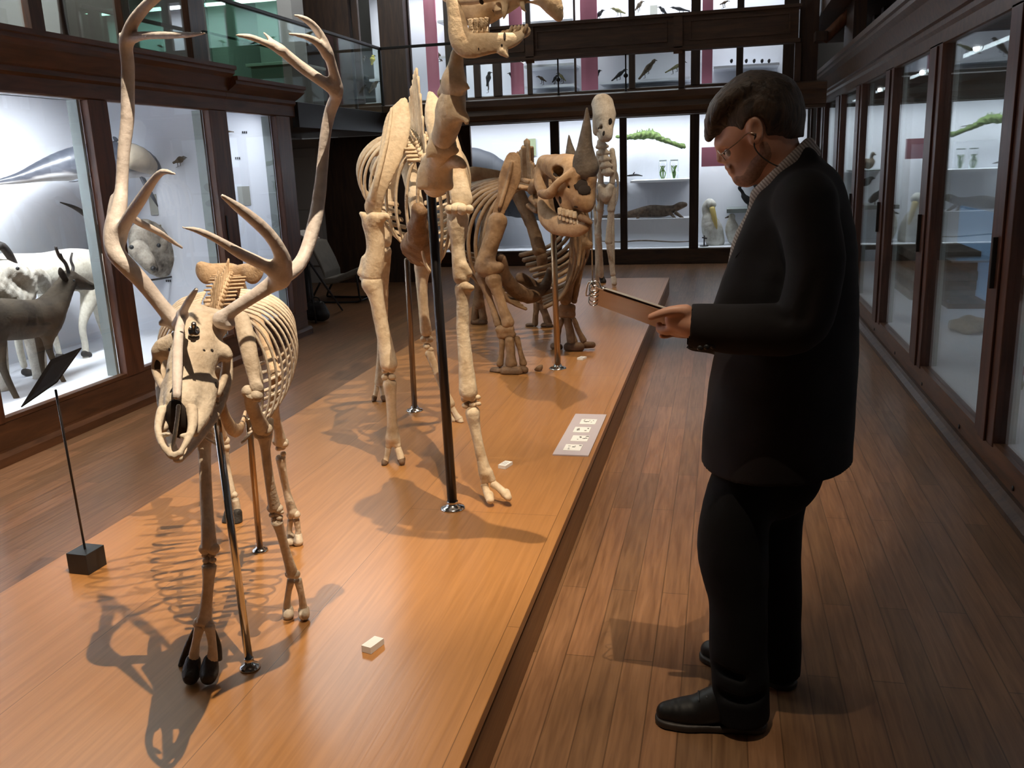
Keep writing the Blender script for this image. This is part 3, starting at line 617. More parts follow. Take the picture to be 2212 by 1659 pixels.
sc_([(607, 595, 1.90, 17), (570, 572, 1.85, 14), (520, 548, 1.79, 12), (470, 518, 1.73, 9), (430, 499, 1.69, 7), (395, 491, 1.66, 3)], .025)
sc_([(482, 690, 1.88, 20), (494, 700, 1.88, 14)], .01)
S.noise = (.0006, 45)
S.build('antler', ANTLER, rd)
# ---- trunk
sp = [at(455, 712, 2.02), at(463, 690, 2.12), at(472, 655, 2.35), at(482, 628, 2.62), at(492, 602, 2.90), at(496, 590, 3.02)]
ax = Vector((-.43, .90, .02)).normalized(); lat = Vector((.90, .43, 0)).normalized()
for i in range(17):
    k = i/16*(len(sp)-1); j = min(int(k), len(sp)-2); V = sp[j].lerp(sp[j+1], k-j)
    vertebra(V, ax, ZP, lat, .017, .075 if 2 < i < 9 else .05, .045 if i < 10 else .062, .02).build('vertebra', BONE_RS, rd)
ribs(rd, sp[1:4], lat, 12, lambda t: .105+.11*math.sin(min(1, t*1.25)*math.pi*.5), lambda t: .36+.05*math.sin(t*math.pi)-.06*t, lambda t: .02+.16*t, .0095, BONE_R, ax)
S = SDF(.004)
for s in (-1, 1):
    S.chain(PR([(496+8*s, 596, 3.0, 20), (496+34*s, 588, 2.98, 19), (496+54*s, 585, 2.96, 16)]), .02, False, (Vector((-.2, 1, -.2)), .3)); S.chain(PR([(496+50*s, 600, 2.96, 9), (496+64*s, 574, 2.95, 5)]), .02, False, (Vector((-.2, 1, -.2)), .5)); S.chain([(at(496+20*s, 605, 3.02), .02), (at(500+40*s, 690, 3.12), .022)], .015)
S.build('pelvis', BONE_RS, rd)
m = MB().tube([(at(470, 800, 2.0), .018), (at(480, 880, 2.05), .02), (at(500, 925, 2.2), .024), (at(520, 925, 2.45), .016), (at(530, 890, 2.6), .008)], 8, 3, (lat, .6)); m.build('breastbone', BONE_RS, rd)
for s, x0 in ((1, 0),):
    S = SDF(.003)
    sc_([(522, 688, 2.16, 17), (532, 730, 2.12, 19), (542, 780, 2.08, 17), (550, 820, 2.06, 13), (555, 838, 2.05, 15)], .012, False, (Vector((-.35, .93, 0)), .4)); S.build('shoulder_blade', BONE_R, rd)
limb('shoulder_blade', [(405, 690, 2.3, 12), (400, 760, 2.22, 14), (402, 830, 2.15, 10), (405, 850, 2.12, 12)], BONE_R, rd, (0, .8), flat=(lat, .35))
limb('upper_foreleg_bone', [(545, 850, 2.05, 17), (542, 868, 2.06, 14), (552, 895, 2.1, 15), (566, 925, 2.16, 18)], BONE_R, rd, (1.1, 1))
limb('upper_foreleg_bone', [(410, 860, 2.12, 16), (425, 890, 2.15, 13), (440, 930, 2.17, 17)], BONE_R, rd)
limb('forearm_bone', [(568, 938, 2.17, 16), (572, 960, 2.18, 11), (578, 1010, 2.20, 10), (586, 1060, 2.22, 11), (594, 1098, 2.24, 14)], BONE_R, rd); limb('elbow_spur', [(585, 905, 2.22, 6), (582, 930, 2.21, 8), (578, 980, 2.21, 4)], BONE_R, rd, (0, 0))
limb('forearm_bone', [(440, 945, 2.15, 17), (442, 990, 2.13, 13), (446, 1080, 2.09, 13), (450, 1150, 2.05, 15), (452, 1185, 2.04, 18)], BONE_R, rd)
def wrist(pts, mat, parent, name='wrist_bones', r0=.011):
    m = MB(); random.seed(3)
    for x, y, Y, r in pts:
        c = at(x, y, Y); m.ball(c, (rad(r, c), rad(r, c), rad(r*.8, c)), None, 8, 6)
    return m.build(name, mat, parent)
wrist([(588, 1112, 2.24, 8), (600, 1110, 2.24, 8), (608, 1106, 2.24, 6), (592, 1120, 2.24, 7), (604, 1118, 2.24, 8)], BONE_R, rd); wrist([(444, 1198, 2.04, 9), (458, 1198, 2.04, 9), (446, 1210, 2.03, 9), (460, 1210, 2.03, 8)], BONE_R, rd)
limb('cannon_bone', [(598, 1126, 2.24, 13), (606, 1150, 2.26, 10), (620, 1200, 2.30, 10), (632, 1240, 2.33, 13)], BONE_R, rd, (.7, 1)); limb('cannon_bone', [(452, 1222, 2.03, 16), (450, 1260, 2.02, 12), (445, 1310, 2.01, 13), (440, 1348, 2.0, 18)], BONE_R, rd, (.7, 1))
def toe(pts, hoofpts, parent, mat=None, hm=None):
    P = PR(pts); o = MB().tube(P, 10, 4).build('toe_bone', mat or BONE_R, parent)
    if hoofpts:
        h = SDF(max(.0022, rad(hoofpts[0][3], at(*hoofpts[0][:3]))/8)); h.chain(PR(hoofpts), .004); z = P[0][0].copy(); z.z = .2015; h.half(z, (0, 0, -1)); h.build('hoof', hm or HOOF, o)
    return o
for q in (0, 1):
    toe([(629+14*q, 1252, 2.34, 9), (623+27*q, 1280, 2.345, 7), (620+34*q, 1305, 2.35, 8), (622+34*q, 1322, 2.355, 10)], [(622+34*q, 1318, 2.355, 12), (623+34*q, 1328, 2.34, 12)], rd, BONE_R, BONE_R)
    toe([(432+20*q, 1352, 1.995, 12), (424+34*q, 1385, 1.985, 9), (419+40*q, 1415, 1.98, 11), (418+40*q, 1440, 1.98, 13)], [(417+38*q, 1428, 1.98, 16), (414+38*q, 1450, 1.965, 20), (412+38*q, 1462, 1.95, 17)], rd)
limb('dew_claw', [(422, 1360, 2.02, 6), (408, 1390, 2.03, 7), (396, 1425, 2.03, 8), (388, 1438, 2.03, 4)], HOOF, rd, (0, 0)); limb('dew_claw', [(460, 1362, 2.03, 6), (470, 1395, 2.04, 8), (472, 1425, 2.04, 8)], HOOF, rd, (0, 0))
# hind legs
limb('thigh_bone', [(540, 650, 3.0, 13), (570, 730, 2.85, 12), (598, 820, 2.72, 15)], BONE_RS, rd); limb('shin_bone', [(592, 850, 2.72, 15), (592, 885, 2.74, 11), (600, 925, 2.78, 10), (606, 955, 2.82, 14)], BONE_R, rd)
limb('thigh_bone', [(455, 650, 3.1, 13), (450, 730, 3.0, 12), (452, 800, 2.9, 15)], BONE_RS, rd); limb('shin_bone', [(455, 820, 2.9, 14), (465, 880, 3.0, 10), (480, 950, 3.1, 13)], BONE_R, rd)
wrist([(602, 968, 2.83, 8), (610, 966, 2.84, 8), (612, 980, 2.84, 7)], BONE_R, rd, 'ankle_bones')
limb('hind_cannon_bone', [(606, 988, 2.84, 11), (610, 1015, 2.85, 9), (620, 1065, 2.87, 8), (634, 1112, 2.88, 12)], BONE_R, rd, (.7, 1)); limb('hind_cannon_bone', [(482, 965, 3.1, 12), (488, 1010, 3.1, 9), (500, 1070, 3.08, 11)], BONE_R, rd)
for q in (0, 1):
    toe([(628+12*q, 1122, 2.885, 7), (625+19*q, 1145, 2.89, 6), (627+16*q, 1160, 2.89, 8)], [(627+17*q, 1158, 2.89, 9), (627+17*q, 1170, 2.875, 11)], rd, BONE_R, BONE_R)
    toe([(496+12*q, 1078, 3.07, 8), (496+16*q, 1100, 3.07, 8), (494+20*q, 1115, 3.06, 9)], [(494+19*q, 1108, 3.06, 10), (491+21*q, 1128, 3.05, 12)], rd)
# rods of the reindeer
rod_stand('bright steel support rod under the reindeer skull, with round floor flange', at(466, 890, 2.10), atZ(540, 1443, .2), .0115, STEEL, .030, 'rods under the reindeer skeleton')
rod_stand('thin brass-toned support rod behind the reindeer front legs', at(537, 905, 2.55), atZ(562, 1190, .2), .0115, BRASSY, .030, 'rods under the reindeer skeleton')
# ================================================================== CAMEL
cm = thing('camel_skeleton', 'tall pale camel skeleton with long upright neck, standing behind the reindeer skeleton', 'animal skeleton', (-1.4, 4.1, .2))
ax = Vector((-.415, .91, 0)); lat = Vector((.91, .415, 0))
# skull above, lower jaw in view
S = SDF(.0045); FD = Vector((0, 1, .1))
sc_([(985, -45, 2.98, 52), (1020, -50, 2.96, 55), (1060, -40, 2.94, 44)], .03)
sc_([(1010, 22, 2.94, 30), (1035, 25, 2.93, 32), (1055, 14, 2.92, 34), (1090, -10, 2.9, 36), (1130, -25, 2.88, 30), (1172, -12, 2.87, 24), (1194, 10, 2.86, 22), (1207, 36, 2.86, 11)], .03, False, (FD, .8))
sc_([(965, -10, 2.9, 10), (1000, 2, 2.86, 9), (1040, -2, 2.84, 9), (1075, -8, 2.84, 9)], .012)
c = at(1040, -25, 2.86); S.ell(c, (.03, .06, .035), .01, True); c = at(1150, -8, 2.87); S.ell(c, (.022, .09, .012), .01, True)
for x, y0, y1 in ((1075, 10, 36), (1084, 8, 34), (1093, 8, 40), (1130, 0, 26)): sc_([(x, y0-10, 2.88, 8), (x-2, (y0+y1)/2, 2.87, 6), (x-5 if x < 1100 else x+6, y1, 2.87, 2)], .008)
S.noise = (.0012, 45); cs = S.build('skull', BONE_C, cm)
m = MB(); 
for k in range(4):
    c = at(1018+11*k, 54-1*k, 2.885); m.box((-.0082, -.012, -.018), (.0082, .012, .018), Matrix.Translation(c)@Matrix.Rotation(.12*(k-1), 4, 'Y'))
m.build('upper_teeth', TOOTH, cs, True, .004)
S = SDF(.004)
for Y in (2.86, 3.0):
    S.chain(PR([(976, 0, Y, 14), (986, 40, Y, 20), (993, 78, Y, 25), (1010, 98, Y, 27), (1050, 95, Y, 23), (1085, 90, Y-.02*(Y > 2.9), 19), (1112, 84, 2.87+(Y-2.86)*.4, 14), (1136, 68, 2.9, 6)]), .012, False, (FD, .4))
sc_([(1086, 112, 2.86, 8), (1096, 122, 2.86, 4)], .012); sc_([(1090, 74, 2.9, 10), (1110, 72, 2.9, 9), (1138, 66, 2.9, 5)], .01)
c = at(1084, 97, 2.82); S.ell(c, (.005, .03, .006), .003, True)
lj = S.build('lower_jaw', BONE_C, cm)
shade_spots('foramen_shade', lj, [(1084, 98, 2.5, 3.5), (1034, 106, 1.5, 3), (1090, 78, 3, 9)], HOLE, lj); shade_spots('foramen_shade', cs, [(1040, 4, 5, 8), (1066, 24, 2, 4)], HOLE, cs)
m = MB()
for k in range(4): c = at(1018+11*k, 72-1.5*k, 2.885); m.box((-.008, -.011, -.012), (.008, .011, .012), Matrix.Translation(c))
for k in range(5): c = at(1100+8*k, 66-1*k, 2.885+.012*(k % 2)); m.tube([(c-ZP*.012, .008), (c+ZP*.012+Vector((.01, 0, 0)), .005)], 6, 1)
m.build('lower_teeth', TOOTH, lj)
# neck
def cerv(pts, wings, k=.03):
    S = SDF(.0055); S.chain(PR(pts), .02)
    for w in wings: S.chain(PR(w), k, False, (FD, .5))
    S.noise = (.002, 38); return S.build('neck_vertebra', BONE_C, cm)
cerv([(987, 118, 2.97, 14), (983, 150, 2.98, 19), (981, 178, 2.99, 25), (982, 196, 3.0, 25)], [[(985, 180, 2.97, 16), (1005, 186, 2.95, 9), (1014, 192, 2.95, 3)], [(975, 185, 3.0, 14), (955, 195, 3.02, 9), (947, 205, 3.02, 4)]])
cerv([(982, 212, 3.0, 25), (978, 240, 3.01, 27), (968, 268, 3.03, 28), (958, 296, 3.06, 27)], [[(985, 240, 2.98, 18), (1004, 252, 2.97, 10), (1008, 262, 2.97, 6)], [(960, 225, 3.0, 14), (950, 240, 3.05, 8), (945, 228, 3.1, 4)]])
cerv([(955, 302, 3.08, 26), (952, 322, 3.10, 28), (950, 338, 3.13, 28)], [[(945, 315, 3.06, 12), (930, 325, 3.05, 8), (922, 340, 3.05, 4)], [(970, 318, 3.07, 14), (985, 325, 3.06, 8)]])
cerv([(950, 348, 3.15, 28), (945, 375, 3.19, 30), (940, 398, 3.25, 28)], [[(965, 345, 3.12, 20), (990, 350, 3.08, 13), (1002, 358, 3.07, 8)], [(930, 360, 3.15, 22), (915, 385, 3.15, 16), (908, 400, 3.15, 10)], [(950, 390, 3.17, 24), (968, 400, 3.18, 14)]])
# trunk
sp = [at(922, 345, 3.66), at(912, 315, 3.9), at(900, 295, 4.2), at(888, 288, 4.55), at(880, 305, 4.95)]
hs = [.10, .16, .24, .30, .325, .31, .29, .26, .23, .22, .18, .15, .13, .12, .11, .11]
for i in range(16):
    k = i/15*(len(sp)-1); j = min(int(k), len(sp)-2); V = sp[j].lerp(sp[j+1], k-j)
    vertebra(V, ax, ZP, lat, .032, hs[i], .08 if i < 11 else .14, .03).build('vertebra', BONE_C, cm)
ribs(cm, sp[0:4], lat, 10, lambda t: .05+.235*math.sin(min(1, t*1.05)*math.pi*.5), lambda t: .47+.04*math.sin(t*math.pi)-.10*t, lambda t: .02+.22*t, .021, BONE_C, ax, (-1, 1), .1, .94, .4)
S = SDF(.008)
S.chain([(at(905, 455, 3.5), .03), (at(905, 500, 3.6), .045), (at(910, 540, 3.8), .06), (at(908, 545, 4.1), .055), (at(905, 520, 4.4), .03)], .03)
for s in (-1, 1): S.chain([(at(905, 515, 3.65)+lat*s*.02, .03), (at(908, 530, 3.8)+lat*s*.06, .03), (at(908, 540, 4.0)+lat*s*.04, .03)], .04)
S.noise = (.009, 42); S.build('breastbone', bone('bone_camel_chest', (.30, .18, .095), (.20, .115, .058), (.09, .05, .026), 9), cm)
S = SDF(.008)
for s in (-1, 1):
    S.chain([(sp[-1]+lat*s*.05, .045), (sp[-1]+lat*s*.14-ZP*.02-ax*.05, .04), (sp[-1]+lat*s*.19-ZP*.05, .03)], .03, False, (ax, .45)); S.chain([(sp[-1]+lat*s*.12, .04), (sp[-1]+lat*s*.17+ax*.2-ZP*.15, .045)], .03)
S.build('pelvis', BONE_C, cm)
SN = Vector((-.45, -.85, .1))
S = SDF(.0055); sc_([(872, 220, 3.9, 10), (860, 262, 3.87, 28), (849, 318, 3.83, 28), (832, 370, 3.79, 21), (817, 410, 3.78, 18), (806, 447, 3.80, 20)], .02, False, (Vector((-.2, 1, 0)), .25))
sc_([(846, 235, 3.84, 4), (836, 300, 3.79, 5), (816, 380, 3.75, 6), (804, 430, 3.77, 7)], .012); S.build('shoulder_blade', BONE_C, cm)
S = SDF(.0055); sc_([(930, 204, 3.78, 8), (945, 258, 3.73, 28), (968, 330, 3.64, 30), (986, 385, 3.56, 24), (998, 432, 3.52, 24)], .02, False, (Vector((-.2, 1, 0)), .25)); S.build('shoulder_blade', BONE_C, cm)
def sbone(name, pts, extra=(), nz=.0015, vox=.005, parent=None, mat=None):
    S = SDF(vox); S.chain(PR(pts), .015)
    for e in extra: S.chain(PR(e), .016)
    S.noise = (nz, 55); return S.build(name, mat or BONE_C, parent or cm)
sbone('upper_foreleg_bone', [(806, 482, 3.83, 24), (810, 505, 3.83, 21), (811, 535, 3.83, 20), (808, 565, 3.83, 22), (803, 592, 3.83, 22)], [[(806, 478, 3.82, 18), (786, 466, 3.80, 8), (779, 461, 3.80, 4)], [(812, 476, 3.81, 16), (832, 466, 3.80, 8), (838, 470, 3.8, 5)], [(806, 470, 3.80, 10), (806, 468, 3.79, 10)], [(800, 562, 3.82, 10), (786, 558, 3.82, 5), (782, 575, 3.82, 6), (780, 590, 3.82, 8)]])
sbone('forearm_bone', [(803, 612, 3.83, 23), (812, 640, 3.83, 17), (822, 690, 3.83, 15), (833, 745, 3.83, 16), (840, 785, 3.83, 19)], [[(795, 605, 3.84, 10), (782, 600, 3.86, 6)]])
wrist([(832, 800, 3.83, 9), (846, 799, 3.83, 9), (832, 815, 3.83, 9), (847, 814, 3.83, 9), (840, 806, 3.86, 10)], BONE_C, cm)
sbone('cannon_bone', [(842, 830, 3.84, 15), (845, 870, 3.84, 11), (847, 915, 3.84, 11), (848, 945, 3.84, 15)], [[(843, 945, 3.84, 8), (840, 962, 3.84, 8)], [(854, 945, 3.84, 8), (858, 962, 3.84, 8)]], vox=.004)
toe([(839, 968, 3.84, 7), (836, 985, 3.83, 6), (832, 1000, 3.82, 7)], [(832, 997, 3.825, 8), (830, 1003, 3.80, 6)], cm, BONE_C, BONE_ND); toe([(859, 968, 3.84, 8), (864, 982, 3.83, 8), (867, 993, 3.82, 8)], [(867, 992, 3.825, 9), (868, 998, 3.81, 7)], cm, BONE_C, BONE_ND)
sbone('upper_foreleg_bone', [(990, 462, 3.5, 25), (989, 490, 3.49, 22), (989, 530, 3.48, 15), (992, 565, 3.47, 16), (997, 598, 3.46, 19)], [[(1002, 575, 3.45, 10), (1014, 590, 3.45, 7)]])
m = MB()
for x, r in ((970, 10), (983, 11), (998, 13), (1014, 10)):
    c = at(x, 452, 3.46); m.ball(c, rad(r, c), None, 10, 7)
m.build('shoulder_joint', BONE_C, cm)
sbone('forearm_bone', [(1001, 625, 3.46, 19), (1000, 650, 3.45, 14), (1000, 710, 3.44, 14), (1006, 780, 3.43, 16), (1011, 838, 3.42, 20), (1012, 846, 3.42, 20)], [[(1003, 618, 3.44, 10), (1018, 622, 3.44, 7)]])
wrist([(1004, 862, 3.42, 9), (1020, 860, 3.42, 10), (1032, 858, 3.42, 7), (1006, 876, 3.42, 9), (1021, 874, 3.42, 9), (1033, 872, 3.42, 7), (1018, 868, 3.45, 14)], BONE_C, cm)
sbone('cannon_bone', [(1021, 892, 3.42, 16), (1026, 925, 3.42, 12), (1037, 975, 3.41, 11), (1048, 1020, 3.40, 14)], [[(1046, 1020, 3.4, 8), (1046, 1038, 3.4, 9)], [(1056, 1020, 3.4, 8), (1062, 1036, 3.4, 9)]], vox=.004)
toe([(1046, 1046, 3.40, 9), (1050, 1058, 3.39, 8), (1056, 1072, 3.37, 10)], [(1056, 1070, 3.375, 11), (1059, 1080, 3.35, 9)], cm, BONE_C, BONE_C); toe([(1064, 1044, 3.40, 9), (1080, 1056, 3.39, 8), (1092, 1068, 3.38, 10)], [(1092, 1066, 3.385, 11), (1098, 1075, 3.36, 8)], cm, BONE_C, BONE_C)
# hind legs
sbone('thigh_bone', [(875, 330, 4.9, 20), (895, 420, 4.75, 16), (912, 520, 4.6, 20)]); sbone('shin_bone', [(914, 572, 4.56, 20), (911, 610, 4.56, 13), (915, 670, 4.58, 11), (920, 715, 4.6, 13)])
wrist([(916, 732, 4.6, 9), (928, 733, 4.6, 9), (922, 748, 4.6, 9), (930, 755, 4.6, 7), (914, 720, 4.64, 6)], BONE_C, cm, 'ankle_bones')
sbone('hind_cannon_bone', [(928, 765, 4.6, 10), (940, 795, 4.59, 8), (958, 840, 4.58, 8), (972, 872, 4.57, 11)], vox=.004); toe([(975, 880, 4.57, 7), (985, 895, 4.56, 6), (993, 907, 4.55, 8)], [(992, 905, 4.555, 8), (996, 912, 4.54, 6)], cm, BONE_C, BONE_C); toe([(968, 882, 4.57, 7), (976, 897, 4.57, 6), (982, 910, 4.56, 7)], None, cm, BONE_C)
sbone('thigh_bone', [(850, 330, 5.15, 18), (835, 430, 5.05, 15), (828, 520, 4.98, 18)]); sbone('shin_bone', [(828, 545, 4.98, 18), (828, 620, 5.0, 11), (826, 690, 5.02, 12)])
sbone('hind_cannon_bone', [(825, 715, 5.0, 10), (821, 770, 4.98, 7), (819, 825, 4.96, 10)], vox=.004); toe([(815, 832, 4.96, 6), (812, 848, 4.95, 5), (809, 860, 4.94, 6)], [(809, 858, 4.94, 6), (808, 865, 4.93, 5)], cm, BONE_C, BONE_ND); toe([(823, 832, 4.96, 6), (826, 848, 4.95, 5), (828, 860, 4.94, 6)], [(828, 858, 4.94, 6), (829, 864, 4.93, 5)], cm, BONE_C, BONE_ND)
rod_stand('dark bronze support rod under the camel neck', at(930, 405, 3.30), atZ(978, 1098, .2), .0205, DSTEEL, .052, 'rods under the camel skeleton'); rod_stand('grey steel support rod under the camel belly, behind the dark rod', at(879, 560, 4.35), atZ(896, 887, .2), .0165, plain('grey_brown_rod', (.22, .17, .13), rough=.3, metal=.9), .050, 'rods under the camel skeleton')
# ================================================================== RHINOCEROS
rh = thing('rhinoceros_skeleton', 'stocky brown rhinoceros skeleton with two dark horns on its snout', 'animal skeleton', (-1.4, 6.6, .2))
ax = Vector((-.39, .92, 0)); lat = Vector((.92, .39, 0))
S = SDF(.0085)
sc_([(1178, 352, 5.72, 18), (1200, 360, 5.62, 26), (1232, 368, 5.5, 34), (1258, 385, 5.42, 32)], .04); sc_([(1172, 350, 5.75, 12), (1168, 385, 5.72, 16), (1172, 410, 5.68, 14)], .03)
sc_([(1240, 400, 5.47, 34), (1258, 425, 5.42, 28), (1266, 442, 5.4, 18)], .04); sc_([(1225, 420, 5.5, 26), (1235, 445, 5.48, 24)], .03)
sc_([(1168, 418, 5.55, 9), (1188, 418, 5.42, 12), (1203, 398, 5.36, 9), (1222, 382, 5.35, 8), (1240, 370, 5.36, 9)], .012)
c = at(1256, 396, 5.27); S.ell(c, (.062, .10, .055), .01, True); c = at(1206, 370, 5.46); S.ell(c, (.05, .10, .035), .01, True); c = at(1227, 404, 5.36); S.ell(c, (.01, .05, .014), .004, True)
S.noise = (.004, 30); rs = S.build('skull', BONE_N, rh); shade_spots('nose_opening_shade', rs, [(1257, 398, 19, 17), (1262, 410, 15, 12)], HOLE, rs)  # dark blobs paint the shade of the nose opening onto the skull
S = SDF(.007); sc_([(1265, 362, 5.4, 29), (1263, 345, 5.39, 25), (1264, 315, 5.37, 17), (1267, 272, 5.34, 10), (1268, 234, 5.31, 2.5)], .02); S.noise = (.0015, 40); S.build('horn', HORN, rs)
S = SDF(.007); sc_([(1234, 340, 5.55, 14), (1231, 318, 5.55, 8), (1229, 292, 5.55, 2)], .02); S.build('horn', HORN, rs)
m = MB()
for k in range(5): c = at(1210+8*k, 456+2*k, 5.44-.01*k); m.box((-.014, -.02, -.022), (.014, .02, .022), Matrix.Translation(c))
m.build('upper_teeth', TOOTH, rs, True, .008)
S = SDF(.0085); sc_([(1172, 425, 5.66, 11), (1177, 457, 5.62, 18), (1192, 480, 5.56, 22), (1220, 491, 5.48, 20), (1250, 493, 5.42, 17), (1268, 487, 5.38, 12)], .02, False, (Vector((.2, 1, 0)), .6)); sc_([(1185, 430, 5.8, 10), (1190, 470, 5.78, 14), (1215, 490, 5.7, 14), (1250, 492, 5.5, 13)], .02)
S.noise = (.003, 30); rj = S.build('lower_jaw', BONE_N, rh)
shade_spots('foramen_shade', rs, [(1227, 404, 3, 5), (1200, 378, 6, 12), (1244, 447, 8, 3), (1210, 432, 5, 9)], HOLE, rs)
m = MB()
for k in range(6): c = at(1210+8.0*k, 469+2.4*k, 5.445-.008*k); m.box((-.0115, -.014, -.018), (.0115, .014, .018), Matrix.Translation(c))
m.build('lower_teeth', TOOTH, rj, True, .007)
S = SDF(.007); sc_([(1255, 470, 5.38, 8), (1266, 474, 5.36, 8), (1276, 481, 5.35, 5)], .02); S.build('snout_tip', BONE_ND, rs)
sp = [at(1165, 405, 5.95), at(1150, 402, 6.15), at(1138, 398, 6.4), at(1118, 385, 6.9), at(1095, 385, 7.5)]
for i in range(14):
    k = i/13*(len(sp)-1); j = min(int(k), len(sp)-2); V = sp[j].lerp(sp[j+1], k-j)
    vertebra(V, ax, ZP, lat, .05, (.10, .12, .15, .16, .30, .31, .30, .26, .22, .2, .18, .17, .15, .14)[i], .12 if i < 4 else .10, .04).build('vertebra', BONE_N, rh)
S = SDF(.008)
for x in (1131, 1139, 1147): sc_([(x, 320, 6.32, 6.5), (x, 360, 6.34, 7), (x, 400, 6.36, 7)], .008)
z = at(1138, 316, 6.32); S.half(z, (0, 0, 1)); S.build('spine_crest', BONE_N, rh)
sbn = lambda n, p, e=(), m_=None, v=.008: sbone(n, p, e, .003, v, rh, m_ or BONE_NSHADE)
sbn('neck_vertebra', [(1158, 398, 5.85, 14), (1152, 410, 5.9, 13)], [[(1150, 430, 5.85, 9), (1160, 440, 5.8, 8)], [(1142, 445, 5.9, 7), (1160, 455, 5.85, 7)]])
ribs(rh, sp[1:5], lat, 12, lambda t: .30+.27*math.sin(min(1, t*1.3)*math.pi*.5), lambda t: .86+.04*math.sin(t*math.pi)-.18*t, lambda t: .04+.2*t, .036, BONE_NSHADE, ax, (-1, 1), .1, .95, .45)
S = SDF(.01); sc_([(1082, 560, 6.1, 12), (1092, 600, 6.2, 15), (1118, 630, 6.35, 17), (1150, 640, 6.5, 15), (1178, 618, 6.65, 11), (1188, 585, 6.7, 8)], .03); sc_([(1125, 600, 6.5, 12), (1150, 615, 6.6, 12)], .03); S.noise = (.006, 25); S.build('breastbone', BONE_ND, rh)
S = SDF(.007); sc_([(1108, 345, 5.98, 17), (1101, 385, 5.94, 24), (1090, 425, 5.90, 17), (1075, 463, 5.88, 13)], .03, False, (Vector((-.2, 1, 0)), .22)); sc_([(1106, 350, 5.93, 3), (1096, 395, 5.89, 4), (1080, 445, 5.85, 5)], .02); S.build('shoulder_blade', BONE_N, rh)
S = SDF(.008); sc_([(1190, 350, 6.5, 14), (1215, 400, 6.5, 22), (1240, 480, 6.5, 16)], .03, False, (Vector((.7, -.7, 0)), .35)); S.build('shoulder_blade', BONE_N, rh)
sbn('upper_foreleg_bone', [(1074, 480, 5.86, 22), (1066, 510, 5.84, 19), (1054, 545, 5.82, 19), (1048, 575, 5.80, 24)], [[(1060, 580, 5.78, 18), (1078, 578, 5.78, 12)]])
sbn('forearm_bone', [(1066, 605, 5.78, 18), (1076, 635, 5.77, 11), (1088, 670, 5.76, 11), (1097, 697, 5.75, 14)]); sbn('elbow_bone', [(1042, 595, 5.86, 16), (1052, 630, 5.83, 9), (1066, 670, 5.80, 7), (1076, 700, 5.77, 9)])
sbn('wrist_bones', [(1080, 712, 5.75, 10), (1100, 710, 5.75, 11)], [[(1082, 725, 5.75, 9), (1106, 723, 5.75, 9)]])
def foot(mets, hoofs):
    for p in mets: sbn('foot_bone', p, (), None, .007)
    for p in hoofs:
        S = SDF(.007); S.chain(PR(p), .01); z = Vector((0, 0, .202)); S.half(z, (0, 0, -1)); S.build('hoof', BONE_ND, rh)
foot([[(1084, 735, 5.75, 7), (1084, 760, 5.74, 6), (1080, 785, 5.74, 8)], [(1101, 735, 5.74, 11), (1103, 760, 5.73, 10), (1104, 785, 5.72, 13)], [(1117, 732, 5.75, 7), (1124, 760, 5.74, 6), (1130, 785, 5.74, 8)]],
     [[(1066, 802, 5.76, 9), (1082, 803, 5.74, 10)], [(1092, 803, 5.70, 12), (1118, 803, 5.70, 12)], [(1128, 797, 5.73, 9), (1134, 799, 5.72, 8)]])
sbn('upper_foreleg_bone', [(1252, 510, 6.5, 20), (1250, 530, 6.5, 21), (1246, 548, 6.5, 17)], [[(1262, 525, 6.47, 12), (1272, 530, 6.47, 9)]]); sbn('forearm_bone', [(1243, 560, 6.5, 14), (1234, 600, 6.5, 10), (1222, 648, 6.5, 13)]); sbn('elbow_bone', [(1256, 560, 6.53, 9), (1248, 610, 6.53, 7), (1240, 650, 6.52, 7)])
sbn('wrist_bones', [(1216, 666, 6.5, 10), (1234, 665, 6.5, 10)], [[(1214, 680, 6.5, 8), (1236, 680, 6.5, 8)]])
foot([[(1213, 692, 6.5, 6), (1208, 715, 6.5, 5), (1204, 738, 6.5, 7)], [(1226, 692, 6.5, 9), (1231, 715, 6.49, 9), (1236, 738, 6.48, 12)], [(1240, 690, 6.5, 6), (1250, 715, 6.5, 6), (1260, 735, 6.5, 7)]], [[(1196, 748, 6.52, 8), (1208, 750, 6.5, 8)], [(1228, 750, 6.46, 11), (1252, 750, 6.46, 11)], [(1264, 745, 6.5, 8), (1280, 745, 6.5, 7)]])
sbn('thigh_bone', [(1065, 420, 7.6, 16), (1050, 500, 7.55, 13), (1042, 570, 7.5, 16)]); sbn('shin_bone', [(1038, 585, 7.5, 14), (1034, 630, 7.54, 10), (1034, 655, 7.56, 13)])
foot([[(1028, 662, 7.58, 8), (1026, 690, 7.57, 9)], [(1040, 662, 7.58, 8), (1044, 690, 7.57, 9)]], [[(1024, 696, 7.56, 8), (1046, 696, 7.56, 8)]])
sbn('thigh_bone', [(1120, 420, 7.5, 16), (1150, 490, 7.4, 13), (1165, 540, 7.35, 15)]); sbn('shin_bone', [(1170, 555, 7.35, 13), (1173, 600, 7.4, 10), (1168, 645, 7.45, 12)])
foot([[(1160, 658, 7.46, 8), (1157, 680, 7.46, 6), (1156, 698, 7.46, 7)], [(1170, 658, 7.46, 8), (1178, 680, 7.46, 8), (1184, 698, 7.46, 9)]], [[(1140, 704, 7.47, 6), (1150, 704, 7.46, 6)], [(1174, 704, 7.44, 7), (1190, 706, 7.44, 7)]])
S = SDF(.01)
for s in (-1, 1): S.chain([(sp[-1]+lat*s*.08, .07), (sp[-1]+lat*s*.36+ZP*.04, .06), (sp[-1]+lat*s*.30+ax*.25-ZP*.2, .06)], .04, False, (ax, .5))
S.build('pelvis', BONE_N, rh)
